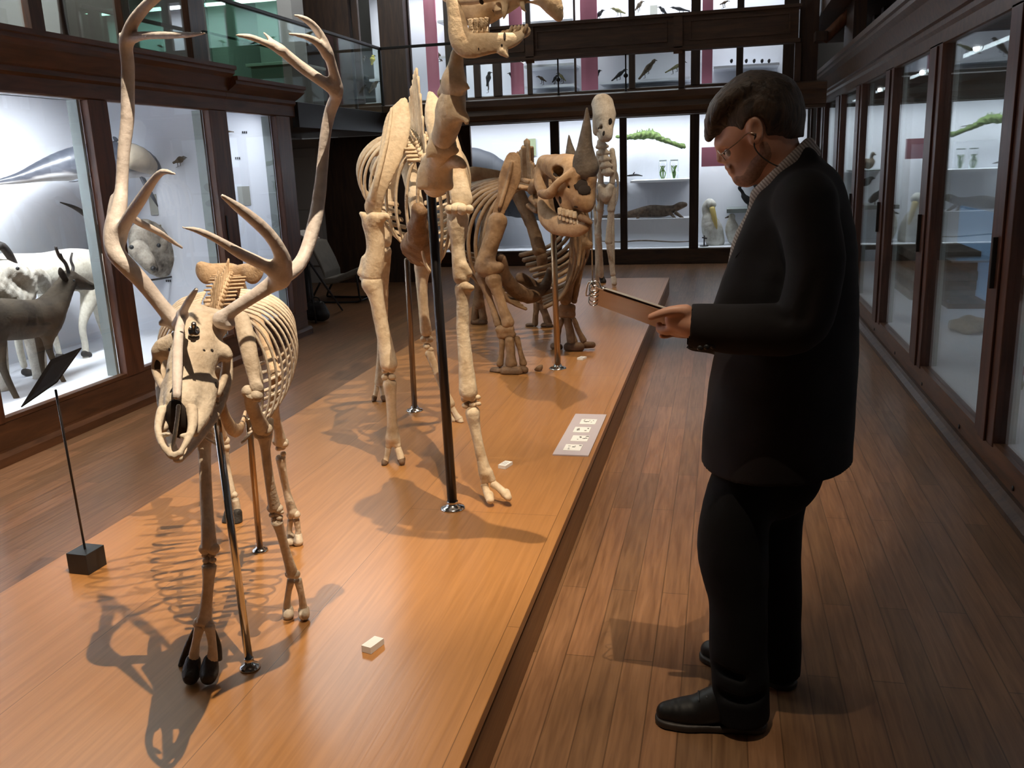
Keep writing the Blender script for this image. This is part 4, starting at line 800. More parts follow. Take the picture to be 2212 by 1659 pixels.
rod_stand('brass-toned support rod under the rhinoceros lower jaw', at(1195, 495, 5.62), atZ(1205, 796, .2), .021, BRASSY, .060, None)
t_ = SDF(.006); t_.chain(PR([(1158, 800, 5.80, 5), (1165, 796, 5.79, 7), (1170, 790, 5.79, 3)]), .01); t_.half(Vector((0, 0, .203)), (0, 0, -1)); tag(t_.build('toe_bone', BONE_ND), 'small dark loose toe bone on the platform by the rod under the rhinoceros jaw', 'bone')
# ================================================================== SLENDER SKELETON AT THE BACK
hs_ = thing('hoofed_animal_skeleton', 'slender long-legged pale skeleton with raised skull, behind the rhinoceros skeleton', 'animal skeleton', (-1.25, 10.1, .2))
ax = Vector((-.3, .95, 0)); lat = Vector((.95, .3, 0))
S = SDF(.011); sc_([(1302, 226, 9.85, 23), (1305, 248, 9.78, 25), (1308, 272, 9.68, 18), (1310, 294, 9.6, 13)], .03); sc_([(1294, 260, 9.8, 14), (1290, 285, 9.78, 9)], .03); sc_([(1285, 225, 9.85, 7), (1292, 214, 9.86, 8)], .03)
c = at(1317, 266, 9.55); S.ell(c, (.035, .09, .055), .01, True); c = at(1298, 275, 9.6); S.ell(c, (.02, .08, .02), .01, True); S.noise = (.006, 22); q_ = S.build('skull', BONE_H, hs_); shade_spots('foramen_shade', q_, [(1318, 264, 5, 9), (1293, 277, 4, 2), (1304, 288, 3, 6)], HOLE, q_)
sbh = lambda n, p, e=(): sbone(n, p, e, .003, .0095, hs_, BONE_H)
sbh('lower_jaw', [(1294, 290, 9.75, 6), (1302, 300, 9.66, 7), (1312, 300, 9.6, 7)])
for k in range(5): sbh('neck_vertebra', [(1298+3*k, 308+14*k, 9.85, 9), (1300+3*k, 315+14*k, 9.85, 11)], [[(1290+3*k, 318+14*k, 9.85, 4), (1312+3*k, 316+14*k, 9.85, 4)]])
sbh('shoulder_blade', [(1293, 330, 9.92, 6), (1296, 360, 9.9, 8), (1298, 395, 9.88, 6)]); sbh('shoulder_blade', [(1322, 325, 9.92, 6), (1325, 360, 9.9, 8), (1322, 395, 9.88, 6)])
sp = [at(1312, 372, 9.95), at(1308, 355, 10.15), at(1304, 358, 10.45)]
for i in range(8):
    V = sp[0].lerp(sp[1], i/3.5) if i < 4 else sp[1].lerp(sp[2], (i-3.5)/3.5)
    vertebra(V, ax, ZP, lat, .035, .09, .07, .02).build('vertebra', BONE_H, hs_)
ribs(hs_, sp, lat, 8, lambda t: .12+.06*t, lambda t: .42-.08*t, lambda t: .03+.06*t, .013, BONE_H, ax)
S = SDF(.011); sc_([(1300, 405, 9.88, 10), (1308, 425, 9.88, 12), (1318, 405, 9.88, 10)], .03); sc_([(1312, 430, 9.95, 9), (1310, 432, 10.3, 9)], .03); S.noise = (.008, 30); S.build('breastbone', BONE_H, hs_)
for pts in ([(1299, 410, 9.95, 8), (1298, 435, 9.95, 7), (1296, 452, 9.95, 8)], [(1297, 458, 9.97, 7), (1294, 480, 10.0, 5), (1292, 505, 10.0, 8)], [(1323, 410, 9.9, 8), (1322, 432, 9.9, 8), (1320, 452, 9.9, 9)], [(1320, 460, 9.9, 7), (1316, 490, 9.9, 6), (1315, 522, 9.9, 8)]): sbh('upper_leg_bone', pts)
sbh('lower_leg_bone', [(1293, 512, 10.0, 7), (1297, 550, 10.1, 5), (1299, 595, 10.2, 6)]); sbh('lower_leg_bone', [(1316, 530, 9.9, 7), (1320, 565, 9.9, 5), (1324, 592, 9.9, 6)])
for pts in ([(1325, 600, 9.9, 6), (1327, 612, 9.88, 6)], [(1300, 600, 10.25, 6), (1303, 608, 10.22, 7)]):
    S = SDF(.008); S.chain(PR(pts), .01); S.half(Vector((0, 0, .202)), (0, 0, -1)); S.build('hoof', BONE_H if pts[0][0] > 1310 else HOOF, hs_)
for s in (-1, 1):
    V = sp[2]; MB().tube([(V+lat*s*.1, .03), (V+lat*s*.11-ZP*.35+ax*.05, .02), (V+lat*s*.1-ZP*.7, .018), (Vector(((V+lat*s*.1).x, V.y, .205)), .022)], 8, 4).build('hind_leg_bone', BONE_H, hs_)
rod_stand('thin steel support rod beside the slender skeleton at the back', at(1277, 430, 10.0), atZ(1280, 612, .2), .010, STEEL, .04, None)
# ================================================================== VISITOR
SKIN = plain('skin', (.52, .27, .18), rough=.5, noise=.12, nscale=18, bump=.05)
HAIRM = woodm('hair_brown', (.018, .011, .008), (.085, .053, .034), rough=.55, sc_=(26, 75, 9), bump=.5)
BEARD = bone('beard_grey', (.40, .22, .15), (.32, .175, .12), (.22, .12, .08), 130, .8)
JACK = plain('jacket_cloth', (.0105, .0082, .0084), rough=.85, spec=.2, noise=.3, nscale=7, bump=.15)
TROU = plain('trouser_cloth', (.0036, .0034, .0042), rough=.85, spec=.2, noise=.3, nscale=6, bump=.12)
LEATH = plain('shoe_leather', (.006, .0055, .0055), rough=.48, spec=.35, noise=.3, nscale=25, bump=.1)
SOLE = plain('shoe_sole', (.02, .014, .011), rough=.55)
m_, nt, out = nmat('striped_shirt'); tc = N(nt, 'ShaderNodeTexCoord'); wv = N(nt, 'ShaderNodeTexWave'); wv.inputs['Scale'].default_value = 42; wv.inputs['Distortion'].default_value = .3
mp = N(nt, 'ShaderNodeMapping'); mp.inputs['Rotation'].default_value = (0, math.radians(42), 0); L(nt, tc, 'Object', mp, 0); L(nt, mp, 0, wv, 'Vector')
r = ramp(nt, wv, 'Fac', [(.3, (.16, .13, .12)), (.6, (.34, .30, .28))]); b = N(nt, 'ShaderNodeBsdfPrincipled'); b.inputs['Roughness'].default_value = .8; L(nt, r, 0, b, 'Base Color'); L(nt, b, 0, out, 0); SHIRT = m_
YC = 2.42
mn = thing('person', 'man in dark suit jacket and glasses, standing and looking down at a clipboard', 'person', (.06, 2.42, 0))
def q(S, pts, k=.02, flat=None, sub=False): S.chain(PR(pts), k, sub, flat)
Rt = Matrix.Rotation(math.radians(-28), 4, 'Y')
S = SDF(.0045)
S.ell(at(1638, 252, YC), (.102, .077, .088), .02, False, Rt); S.ell(at(1606, 294, YC), (.064, .064, .062), .03, False, Rt)
q(S, [(1592, 305, YC, 37), (1600, 338, YC, 31), (1611, 370, YC, 24)], .02); q(S, [(1656, 325, YC-.035, 22), (1620, 376, YC-.022, 17)], .03); q(S, [(1656, 325, YC+.035, 22), (1620, 376, YC+.022, 17)], .03)
q(S, [(1563, 308, YC-.03, 9), (1556, 312, YC, 10), (1563, 308, YC+.03, 9)], .02)
for s in (-1, 1): S.ell(at(1567, 328, YC+.031*s), (.012, .014, .009), .012, True)
q(S, [(1560, 318, YC, 6), (1556, 333, YC, 8), (1557, 344, YC, 9)], .010); q(S, [(1568, 348, YC-.011, 6), (1568, 348, YC+.011, 6)], .008)
q(S, [(1576, 362, YC-.02, 5), (1572, 361, YC, 7), (1576, 362, YC+.02, 5)], .006); q(S, [(1582, 371, YC-.018, 5), (1579, 371, YC, 7), (1582, 371, YC+.018, 5)], .006)
q(S, [(1598, 384, YC, 14), (1612, 385, YC, 16)], .02)
for s in (-1, 1):
    c = at(1631, 282, YC+.078*s); S.ell(c, (.020, .011, .034), .006, False, Matrix.Rotation(math.radians(-12), 4, 'Y')@Matrix.Rotation(s*.35, 4, 'Z')); S.ell(c+Vector((.002, s*.010, .002)), (.011, .008, .021), .005, True); c2 = at(1626, 305, YC+.076*s); S.ell(c2, (.009, .008, .011), .006)
q(S, [(1668, 290, YC, 46), (1688, 345, YC, 46), (1705, 400, YC, 56)], .03)
q(S, [(1722, 452, YC-.13, 36), (1722, 452, YC+.13, 36)], .05); q(S, [(1722, 462, YC, 66), (1715, 560, YC, 95), (1705, 700, YC, 98), (1690, 850, YC, 80), (1680, 930, YC, 45)], .05)
for Yh, Yf, sx in ((2.33, 2.31, 0), (2.53, 2.55, 60)): q(S, [(1655+sx*.2, 960, Yh, 34), (1602+sx, 1150, Yf, 42), (1596+sx, 1270, Yf, 46), (1600+sx*1.15, 1400, Yf, 38), (1604+sx*1.3, 1505, Yf, 28)], .04)
q(S, [(1742, 456, 2.25, 36), (1752, 560, 2.2, 42), (1738, 660, 2.18, 40), (1715, 705, 2.18, 36), (1640, 706, 2.19, 34), (1560, 704, 2.2, 28), (1500, 702, 2.22, 23)], .03)
q(S, [(1742, 456, 2.59, 36), (1752, 560, 2.64, 42), (1738, 660, 2.67, 40), (1715, 705, 2.67, 36), (1640, 706, 2.63, 34), (1560, 706, 2.56, 28), (1505, 706, 2.50, 23)], .03)
# hands: palm, thumb from the side of the palm, four bent fingers round the board
q(S, [(1505, 702, 2.22, 23), (1480, 694, 2.222, 27), (1462, 690, 2.225, 26)], .02, (Vector((0, 1, 0)), .75)); q(S, [(1488, 705, 2.24, 22), (1466, 708, 2.26, 20)], .02)
q(S, [(1482, 672, 2.212, 15), (1455, 671, 2.204, 11.5), (1428, 677, 2.200, 9.5), (1406, 685, 2.202, 8)], .008)
for k, (dx, Y0, ln) in enumerate(((0, 2.226, 0), (4, 2.243, 4), (9, 2.26, 2), (15, 2.277, -8))): q(S, [(1462+dx, 706+1*k, Y0, 11), (1440+dx-ln, 712+1.5*k, Y0+.012, 9.5), (1426+dx-ln, 711+1.5*k, Y0+.034, 8.5), (1424+dx-ln, 702+2*k, Y0+.052, 7.5)], .004)
q(S, [(1510, 706, 2.50, 23), (1482, 706, 2.47, 25), (1466, 706, 2.45, 24)], .02); q(S, [(1480, 692, 2.46, 13), (1456, 692, 2.45, 10), (1436, 696, 2.44, 8)], .008)
for k in range(4): q(S, [(1464, 712, 2.46-.018*k, 11), (1442, 722, 2.45-.018*k, 9), (1430, 724, 2.44-.018*k, 7.5)], .004)
body = S.build('body', SKIN, mn)
# eyes, glasses, cord
for s in (-1, 1):
    e = MB().ball(at(1574, 328, YC+.031*s), .0115).build('eye', plain('eye_white', (.6, .55, .5), rough=.2), mn); MB().ball(at(1567, 330, YC+.031*s), .0055).build('iris', HOLE, e)
GM = plain('glasses_metal', (.45, .38, .32), rough=.25, metal=1)
gm = MB(); fN = Vector((-.78, 0, -.62)); fU = Vector((-.62, 0, .78)); ce = at(1559, 336, YC)
for s in (-1, 1):
    c = ce+Vector((0, .033*s, 0)); gm.tube([(c+(Vector((0, 1, 0))*math.cos(a)*.024+fU*math.sin(a)*.016), .0013) for a in [2*math.pi*k/16 for k in range(17)]], 6, 1)
    gm.tube([(c+Vector((0, .024*s, .004)), .0012), (at(1590, 310, YC+.068*s), .0012), (at(1616, 288, YC+.082*s), .0014), (at(1634, 290, YC+.085*s), .0014)], 6, 3)
gm.tube([(ce+Vector((0, -.010, 0)), .0014), (ce+fU*.006-fN*-.003, .0014), (ce+Vector((0, .010, 0)), .0014)], 6, 3)
gl_ = gm.build('glasses', GM, mn)
for s in (-1, 1):
    c = ce+Vector((0, .033*s, 0)); MB().add([c]+[c+(Vector((0, 1, 0))*math.cos(2*math.pi*k/16)*.023+fU*math.sin(2*math.pi*k/16)*.015) for k in range(16)], [(0, 1+k, 1+(k+1) % 16) for k in range(16)]).build('lens', GLASS, gl_)
for s in (-1, 1): MB().tube([(at(1632, 290, YC+.086*s), .0018), (at(1630, 318, YC+.080*s), .0018), (at(1652, 344, YC+.073*s), .0018), (at(1690, 362, YC+.078*s), .0018), (at(1722, 356, YC+.06*s), .0018), (at(1742, 340, YC), .0018)], 6, 4).build('glasses_cord', BLACK, mn)
# hair and beard
S = SDF(.0045)
S.ell(at(1640, 246, YC), (.110, .085, .096), .02, False, Rt); q(S, [(1690, 270, YC, 40), (1700, 300, YC, 34)], .04); q(S, [(1560, 235, YC-.03, 26), (1540, 275, YC-.03, 18), (1531, 300, YC-.02, 8)], .02); q(S, [(1560, 235, YC+.03, 26), (1540, 275, YC+.02, 18), (1529, 298, YC+.01, 8)], .02)
for k in range(9):
    a = -.06+.015*k; q(S, [(1690-6*abs(k-4), 185+5*abs(k-4), YC+a*.7, 14), (1620, 172+4*abs(k-4), YC+a*.9, 16), (1560, 215+3*abs(k-4), YC+a, 14), (1538, 262, YC+a*.8, 9)], .018)
# keep face, ears and neck clear
for s in (-1, 1):
    q(S, [(1600, 318, YC+.085*s, 30), (1570, 345, YC+.05*s, 34), (1630, 340, YC+.08*s, 40)], .008, None, True); c = at(1631, 285, YC+.085*s); S.ell(c, (.027, .03, .038), .008, True)
q(S, [(1562, 330, YC-.04, 30), (1562, 330, YC+.04, 30)], .01, None, True); q(S, [(1590, 370, YC, 60), (1640, 385, YC, 60), (1665, 360, YC, 50)], .01, None, True)
S.half(at(1700, 302, YC), Vector((.15, 0, -1)))
S.noise = (.0016, 190); S.build('hair', HAIRM, mn)
S = SDF(.0045)
q(S, [(1600, 384, YC, 15), (1613, 385, YC, 18)], .02)
for s in (-1, 1): q(S, [(1604, 383, YC+.012*s, 16.5), (1620, 377, YC+.0235*s, 19.5), (1638, 351, YC+.031*s, 22), (1655, 328, YC+.0375*s, 24), (1650, 312, YC+.047*s, 18)], .015)
S.build('beard', BEARD, mn)
# shirt
S = SDF(.006)
ring = [at(1690-56*math.cos(a)+0*math.sin(a), 366+54*math.cos(a), YC+.072*math.sin(a)) for a in [2*math.pi*k/20 for k in range(21)]]
S.chain([(p, .016) for p in ring], .004, False, (Vector((.6, 0, .75)), 1.15)); S.chain([(p+Vector((.012, 0, -.022)), .020) for p in ring], .01)
q(S, [(1634, 432, YC-.035, 12), (1622, 470, YC-.03, 14), (1600, 530, YC-.02, 20), (1590, 640, YC, 26)], .02); q(S, [(1634, 432, YC+.035, 12), (1622, 470, YC+.03, 14), (1600, 530, YC+.02, 20)], .02)
S.build('shirt', SHIRT, mn)
# jacket
S = SDF(.0065); FY = Vector((0, 1, 0))
q(S, [(1738, 428, YC-.13, 62), (1735, 420, YC, 66), (1738, 428, YC+.13, 62)], .05)
q(S, [(1732, 440, YC, 86), (1725, 520, YC, 116), (1708, 640, YC, 138), (1696, 760, YC, 148), (1684, 880, YC, 154), (1676, 960, YC, 156), (1674, 1040, YC, 156)], .06, (FY, 1.14))
q(S, [(1668, 452, YC-.05, 34), (1632, 540, YC-.06, 38), (1590, 660, YC-.07, 44)], .05); q(S, [(1668, 452, YC+.05, 34), (1632, 540, YC+.06, 38), (1590, 660, YC+.07, 44)], .05)
q(S, [(1740, 338, YC-.05, 14), (1752, 345, YC, 16), (1740, 338, YC+.05, 14)], .03); q(S, [(1700, 392, YC-.075, 16), (1740, 340, YC-.05, 16)], .03); q(S, [(1700, 392, YC+.075, 16), (1740, 340, YC+.05, 16)], .03)
q(S, [(1742, 452, 2.25, 64), (1762, 560, 2.2, 62), (1748, 655, 2.18, 60), (1718, 708, 2.17, 58), (1640, 712, 2.18, 56), (1560, 709, 2.2, 54), (1500, 706, 2.22, 50), (1486, 706, 2.22, 48)], .03)
q(S, [(1742, 452, 2.59, 64), (1762, 560, 2.64, 62), (1748, 655, 2.67, 60), (1718, 708, 2.67, 58), (1640, 712, 2.63, 56), (1560, 712, 2.56, 54), (1510, 710, 2.51, 50)], .03)
# folds
for p in ([(1628, 640, 2.165, 7), (1660, 668, 2.14, 7), (1700, 690, 2.12, 6)], [(1700, 640, 2.12, 6), (1660, 655, 2.14, 6)], [(1760, 600, 2.12, 6), (1735, 690, 2.11, 7)], [(1540, 770, 2.2, 9), (1535, 900, 2.2, 9)]): q(S, p, .02, None, True)
S.half(at(1650, 992, YC), Vector((.06, 0, -1))); S.half(at(1489, 706, YC), Vector((-1, 0, .12)))
q(S, [(1520, 705, 2.22, 40), (1480, 705, 2.22, 42)], .006, None, True); q(S, [(1520, 708, 2.50, 40), (1480, 708, 2.50, 42)], .006, None, True)
# open neck
q(S, [(1676, 325, YC, 52), (1688, 362, YC, 46)], .01, None, True); q(S, [(1640, 400, YC, 40), (1610, 480, YC, 22), (1590, 560, YC, 12)], .02, None, True)
S.noise = (.0022, 24); jk = S.build('jacket', JACK, mn, 2)
for s in (-1, 1):
    Y0 = YC+s*.068
    MB().plate([at(1690, 404, YC+s*.088), at(1660, 440, Y0), at(1632, 500, Y0), at(1600, 575, Y0-.004*s), at(1574, 640, Y0-.012*s), at(1596, 560, Y0+.022*s), at(1650, 500, Y0+.045*s), at(1662, 486, Y0+.05*s), at(1684, 476, Y0+.05*s)], Vector((-.006, .004*s, .006))).build('lapel', JACK, jk, False, .002)
for k in range(3): MB().lathe(at(1512+14*k, 752-2*k, 2.155), [(.006, -.002), (.007, .001), (.005, .003)], 12, Vector((0, -1, 0))).build('cuff_button', BLACK, jk)
# trousers
S = SDF(.0065)
q(S, [(1672, 975, YC, 112), (1664, 1015, YC, 108)], .05)
q(S, [(1612, 1020, 2.34, 66), (1590, 1100, 2.325, 72), (1582, 1180, 2.315, 75), (1588, 1240, 2.31, 70), (1594, 1300, 2.305, 62), (1595, 1400, 2.3, 61), (1600, 1480, 2.3, 60), (1604, 1535, 2.3, 58)], .035)
q(S, [(1660, 1020, 2.52, 88), (1652, 1130, 2.53, 78), (1656, 1230, 2.54, 72), (1664, 1320, 2.55, 64), (1668, 1400, 2.55, 60), (1672, 1462, 2.55, 55)], .035)
for p in ([(1560, 1500, 2.245, 8), (1610, 1512, 2.235, 8), (1645, 1500, 2.25, 8)], [(1650, 1060, 2.2, 10), (1665, 1250, 2.22, 8)], [(1545, 1440, 2.25, 7), (1600, 1460, 2.24, 7)]): q(S, p, .02, None, True)
S.half(atZ(1600, 1560, .035), Vector((0, 0, -1))); S.noise = (.003, 22); S.build('trousers', TROU, mn, 2)
# shoes
def shoe(toe_, heel, nm='shoe'):
    T, H_ = Vector(toe_), Vector(heel); d = (H_-T); ln = d.length; d.normalize(); sd = Vector((-d.y, d.x, 0)); U = lambda u, h, w=0: T+d*(u*ln)+sd*w+Vector((0, 0, h))
    S = SDF(.0045)
    S.chain([(U(.12, .032), .031), (U(.28, .036), .043), (U(.45, .048), .044), (U(.62, .06), .043), (U(.86, .055), .040)], .02, False, (sd, 1.02)); S.chain([(U(.5, .075), .036), (U(.66, .10), .040), (U(.86, .095), .038)], .025)
    S.half((0, 0, .018), (0, 0, -1)); o = S.build(nm, LEATH, mn)
    S = SDF(.0045); S.chain([(U(.15, .012), .044), (U(.30, .012), .051), (U(.5, .012), .044), (U(.87, .012), .044)], .01); S.half((0, 0, .002), (0, 0, -1)); S.half((0, 0, .024), (0, 0, 1)); S.build('sole', SOLE, o)
    m = MB()
    for k in range(3): c = U(.40+.07*k, .098+.011*k); m.tube([(c-sd*.026-Vector((0, 0, .008)), .0025), (c+Vector((0, 0, .002)), .003), (c+sd*.026-Vector((0, 0, .008)), .0025)], 6, 3)
    m.build('laces', BLACK, o)
shoe((-.165, 2.285, 0), (.150, 2.305, 0)); shoe((-.045, 2.665, 0), (.245, 2.515, 0))
# ------------------------------------------------------------------ what he holds
BRD = plain('board_brown', (.30, .17, .11), rough=.35, noise=.1, nscale=9)
cb = thing('clipboard', 'brown clipboard with papers and metal clip, held by the man in the jacket', 'clipboard', at(1370, 670, 2.33))
A, B, C_, D = at(1287, 623, 2.215), at(1478, 690, 2.215), at(1474, 728, 2.44), at(1284, 657, 2.44)
nn = (B-A).cross(D-A).normalized(); nn = nn if nn.z > 0 else -nn
MB().plate([A, B, C_, D], nn*.004).build('board', BRD, cb, False, .001)
e1, e2 = (B-A).normalized(), (D-A).normalized(); w1, w2 = (B-A).length, (D-A).length
for k in range(3):
    o = nn*(.0055+.0016*k)+e1*(.018+.003*k)+e2*.004; P0 = A+o; MB().plate([P0-e2*.008, P0+e1*(w1-.05)-e2*.008+nn*.004, P0+e1*(w1-.05)+e2*(w2-.02), P0+e2*(w2-.02)], nn*.0009).build('paper_sheet', PAPER, cb, False)
m = MB().plate([A+e2*.06+nn*.010+e1*.004, A+e1*.03+e2*.06+nn*.010, A+e1*.03+e2*(w2-.06)+nn*.010, A+e2*(w2-.06)+nn*.010+e1*.004], nn*.012)
for t in (.05, .3, .6, .85): c = A+e2*w2*t+e1*-.004; m.tube([(c+e1*(.014*math.cos(a))+nn*(.004+.016*math.sin(a)), .0016) for a in [math.pi*2*k/10 for k in range(11)]], 6, 1)
m.tube([(A-e1*.004, .002), (A-e1*.022+nn*.01, .002), (A-e1*.018-nn*.02+e2*.03, .002), (A-e1*.006+e2*.06, .002)], 6, 4)
m.build('metal_clip', STEEL, cb)
# ================================================================== SMALL THINGS ON THE PLATFORM AND FLOOR
ls = thing('label_stand', 'tilted dark label panel on thin rod in black cube, left of the reindeer', 'label stand', (-2.23, 2.6, .2))
c0 = atZ(192, 1243, .2); c1 = atZ(226, 1222, .2); c2 = atZ(150, 1240, .2)
ea = (c1-c0); eb = (c2-c0); w_ = .075; ea = ea.normalized()*w_*1.25; eb = Vector((-ea.y, ea.x, 0)).normalized()*w_*1.15
if (eb.dot(c2-c0)) < 0: eb = -eb
MB().plate([c0, c0+ea, c0+ea+eb, c0+eb], Vector((0, 0, .078))).build('cube_base', BLACK, ls, False, .002)
cc = c0+(ea+eb)*.5+Vector((0, 0, .078)); topY = cc.y
tp = at(120, 842, cc.y); MB().tube([(cc-Vector((0, 0, .004)), .0042), (tp, .0042)], 10, 1).build('rod', DSTEEL, ls)
q0, q1, q2, q3 = at(47, 880, cc.y-.05), at(124, 826, cc.y-.05), at(177, 752, cc.y+.07), at(112, 778, cc.y+.07)
nn = (q1-q0).cross(q3-q0).normalized(); MB().plate([q0, q1, q2, q3], nn*.004).build('tilted_panel', plain('matt_black', (.008, .006, .005), rough=.95, spec=.05), ls, False)
def tent(label, x, y, w, l, h, rot, txt=True):
    o = atZ(x, y, .2); t = thing('specimen_label', label, 'label', o)
    R_ = Matrix.Translation(o)@Matrix.Rotation(rot, 4, 'Z'); m = MB()
    m.add([R_@Vector(v) for v in ((-w, -l, .001), (w, -l, .001), (w, l, .001), (-w, l, .001), (-w, -l, h), (w, -l, h), (w, l, h*.9), (-w, l, h*.9))], [(0, 3, 2, 1), (4, 5, 6, 7), (1, 2, 6, 5), (0, 1, 5, 4)])
    m.build('folded_card', PAPER, t, False)
    if txt:
        m = MB()
        for k in range(3): m.box((-w*.7, -l*.6+k*l*.45, h*1.01), (w*.6, -l*.6+k*l*.45+.002, h*1.01+.0006), R_)
        m.build('printed_lines', plain('ink', (.25, .2, .2)), t, False)
    return t
tent('blank white folded label on the platform in front of the reindeer skeleton', 806, 1400, .017, .032, .022, -.28, False)
tent('small white printed label on the platform beside the right camel foot', 1092, 1008, .020, .036, .018, -.25)
tent('tiny white printed label on the platform near the rhinoceros foot', 1257, 776, .022, .034, .016, -.3)
ip = thing('information_panel', 'pale mauve information panel with four small pictures, lying at the platform edge', 'sign', (-.69, 4.4, .2))
MB().box((-.775, 4.03, .2005), (-.600, 4.745, .207)).build('panel', plain('panel_mauve', (.50, .43, .45), rough=.6), ip, False)
random.seed(11)
for k in range(4):
    y = 4.14+k*.15; x = -.70+(.012 if k % 2 else 0)
    pc = MB().box((x-.035, y-.045, .207), (x+.05, y+.05, .2085)).build('picture', PAPER, ip, False)
    m = MB()
    for _ in range(7): u, v = random.uniform(-.025, .035), random.uniform(-.03, .03); m.box((x+u, y+v, .2086), (x+u+random.uniform(.004, .016), y+v+random.uniform(.004, .014), .2092))
    m.build('drawing', plain('drawing_ink', (.08, .07, .06)), pc, False)
# ------------------------------------------------------------------ alcove
ch = thing('lounge_chair', 'pale grey padded chair on black sled frame in the left alcove', 'chair', (-4.7, 10.4, 0))
CH = plain('chair_grey', (.20, .19, .17), rough=.8, noise=.08, nscale=12)
P0, P1, P2, P3 = at(690, 528, 10.35), at(722, 585, 10.3), at(735, 600, 10.3), at(775, 588, 10.1)
def slab(name, pts, th):
    n = len(pts); prof = [(x, z+th/2) for x, z in pts]+[(x, z-th/2) for x, z in pts[::-1]]
    vs = [Vector((x, Y, z)) for Y in (10.06, 10.54) for x, z in prof]; k = len(prof)
    MB().add(vs, [tuple(range(k)), tuple(range(2*k-1, k-1, -1))]+[(i, (i+1) % k, k+(i+1) % k, k+i) for i in range(k)]).build(name, CH, ch, False, .018)
slab('backrest', [(P0.x-.10, P0.z+.02), (P0.x+.02, P0.z), (P0.x+.12, P0.z-.22), (P1.x-.02, P2.z+.05)], .09); slab('seat', [(P1.x-.06, P2.z-.02), (P1.x+.12, P2.z), (P3.x, P3.z+.02)], .08)
for Y in (10.08, 10.52): MB().tube([(Vector((P3.x-.03, Y, P3.z-.03)), .013), (Vector((P3.x-.01, Y, .1)), .013), (Vector((P3.x-.04, Y, .015)), .013), (Vector((P1.x-.15, Y, .015)), .013), (Vector((P1.x-.22, Y, .05)), .013), (Vector((P1.x-.1, Y, P2.z-.03)), .013)], 8, 4).build('sled_leg', BLACK, ch)
MB().tube([(Vector((P3.x-.03, 10.08, .018)), .012), (Vector((P3.x-.03, 10.52, .018)), .012)], 8, 1).build('cross_bar', BLACK, ch)
tr = thing('tripod', 'dark folded tripod leaning beside the alcove, above the black bag', 'tripod', atZ(700, 685, 0))
top = at(664, 560, 9.0)
for x, y in ((740, 672), (683, 700), (667, 690)): MB().tube([(top, .012), (top.lerp(atZ(x, y, 0), .5), .014), (atZ(x, y, 0)+Vector((0, 0, .01)), .010)], 8, 1).build('leg', plain('tripod_blue', (.03, .04, .055), rough=.4) if x == 740 else BLACK, tr)
MB().lathe(top-Vector((0, 0, .02)), [(.02, 0), (.025, .02), (.02, .06), (.01, .09)], 12).build('head', BLACK, tr)
bg = thing('bag', 'black soft bag standing on the floor at the end of the left case', 'bag', atZ(686, 697, 0))
o = atZ(686, 695, 0); S = SDF(.01)
S.chain([(o+Vector((-.07, 0, .08)), .07), (o+Vector((.07, 0, .08)), .075)], .04); S.chain([(o+Vector((-.05, 0, .17)), .055), (o+Vector((.05, 0, .17)), .055)], .05); S.half((0, 0, .003), (0, 0, -1)); S.noise = (.004, 30); S.build('bag_body', BLACK, bg)
MB().tube([(o+Vector((-.06, 0, .20)), .008), (o+Vector((-.03, 0, .26)), .008), (o+Vector((.03, 0, .26)), .008), (o+Vector((.06, 0, .20)), .008)], 8, 4).build('handle', BLACK, bg)
wp = thing('leaflet_holder', 'white leaflets in a rack on the alcove wall behind the case end', 'leaflet rack', at(660, 510, 9.2))
o = at(661, 512, 9.2)
gp = bx('rack', (o.x-.10, o.y-.0, 0), (o.x-.02, o.y+.06, o.z-.02), BLACK, wp, .006); MB().plate([o+Vector((-.13, -.04, .06)), o+Vector((.06, -.04, -.03)), o+Vector((.10, .14, -.03)), o+Vector((-.08, .14, .06))], Vector((0, 0, .01))).build('leaflet', PAPER, wp, False)
# ================================================================== MOUNTED ANIMALS IN THE CASES
def PX(pts):
    o = []
    for x, y, X, r in pts:
        P = atX(x, y, X); o.append((P, rad(r, P)))
    return o
FUR_W = bone('fur_white', (.72, .70, .60), (.66, .63, .53), (.5, .46, .36), 5, .9)
FUR_D = bone('fur_dark_brown', (.075, .058, .038), (.05, .038, .025), (.025, .018, .012), 7, .9)
FUR_G = bone('fur_goat', (.66, .63, .55), (.52, .48, .40), (.30, .26, .20), 14, .9)
FUR_S = bone('fur_spotted', (.50, .45, .37), (.30, .26, .21), (.05, .04, .03), 9, .9)
DKHORN = bone('horn_dark', (.05, .042, .038), (.03, .026, .024), (.015, .013, .012), 16, .5)
PLUM_B = bone('plumage_black', (.03, .03, .033), (.018, .018, .02), (.008, .008, .009), 30, .7)
PLUM_G = bone('plumage_brown', (.16, .12, .08), (.10, .075, .05), (.04, .03, .02), 30, .8)
PLUM_O = bone('plumage_olive', (.30, .28, .14), (.18, .17, .09), (.07, .07, .04), 30, .8)
PLUM_W = bone('plumage_white', (.75, .75, .70), (.66, .65, .58), (.5, .48, .4), 16, .8)
PLUM_Y = plain('plumage_yellow', (.62, .52, .06), rough=.8); BEAK = plain('beak_yellow', (.62, .48, .16), rough=.5); BEAKD = plain('beak_dark', (.04, .035, .03), rough=.5)
GREEN = bone('plant_green', (.16, .32, .07), (.09, .20, .045), (.03, .07, .02), 30, .7)
STONE = bone('stone_pale', (.62, .62, .58), (.52, .52, .49), (.30, .29, .26), 3, .9); ROCK = bone('rock_brown', (.16, .11, .08), (.10, .07, .052), (.04, .03, .025), 8, .9)
SAND = bone('sand', (.48, .41, .32), (.40, .34, .26), (.3, .25, .2), 6, .95)
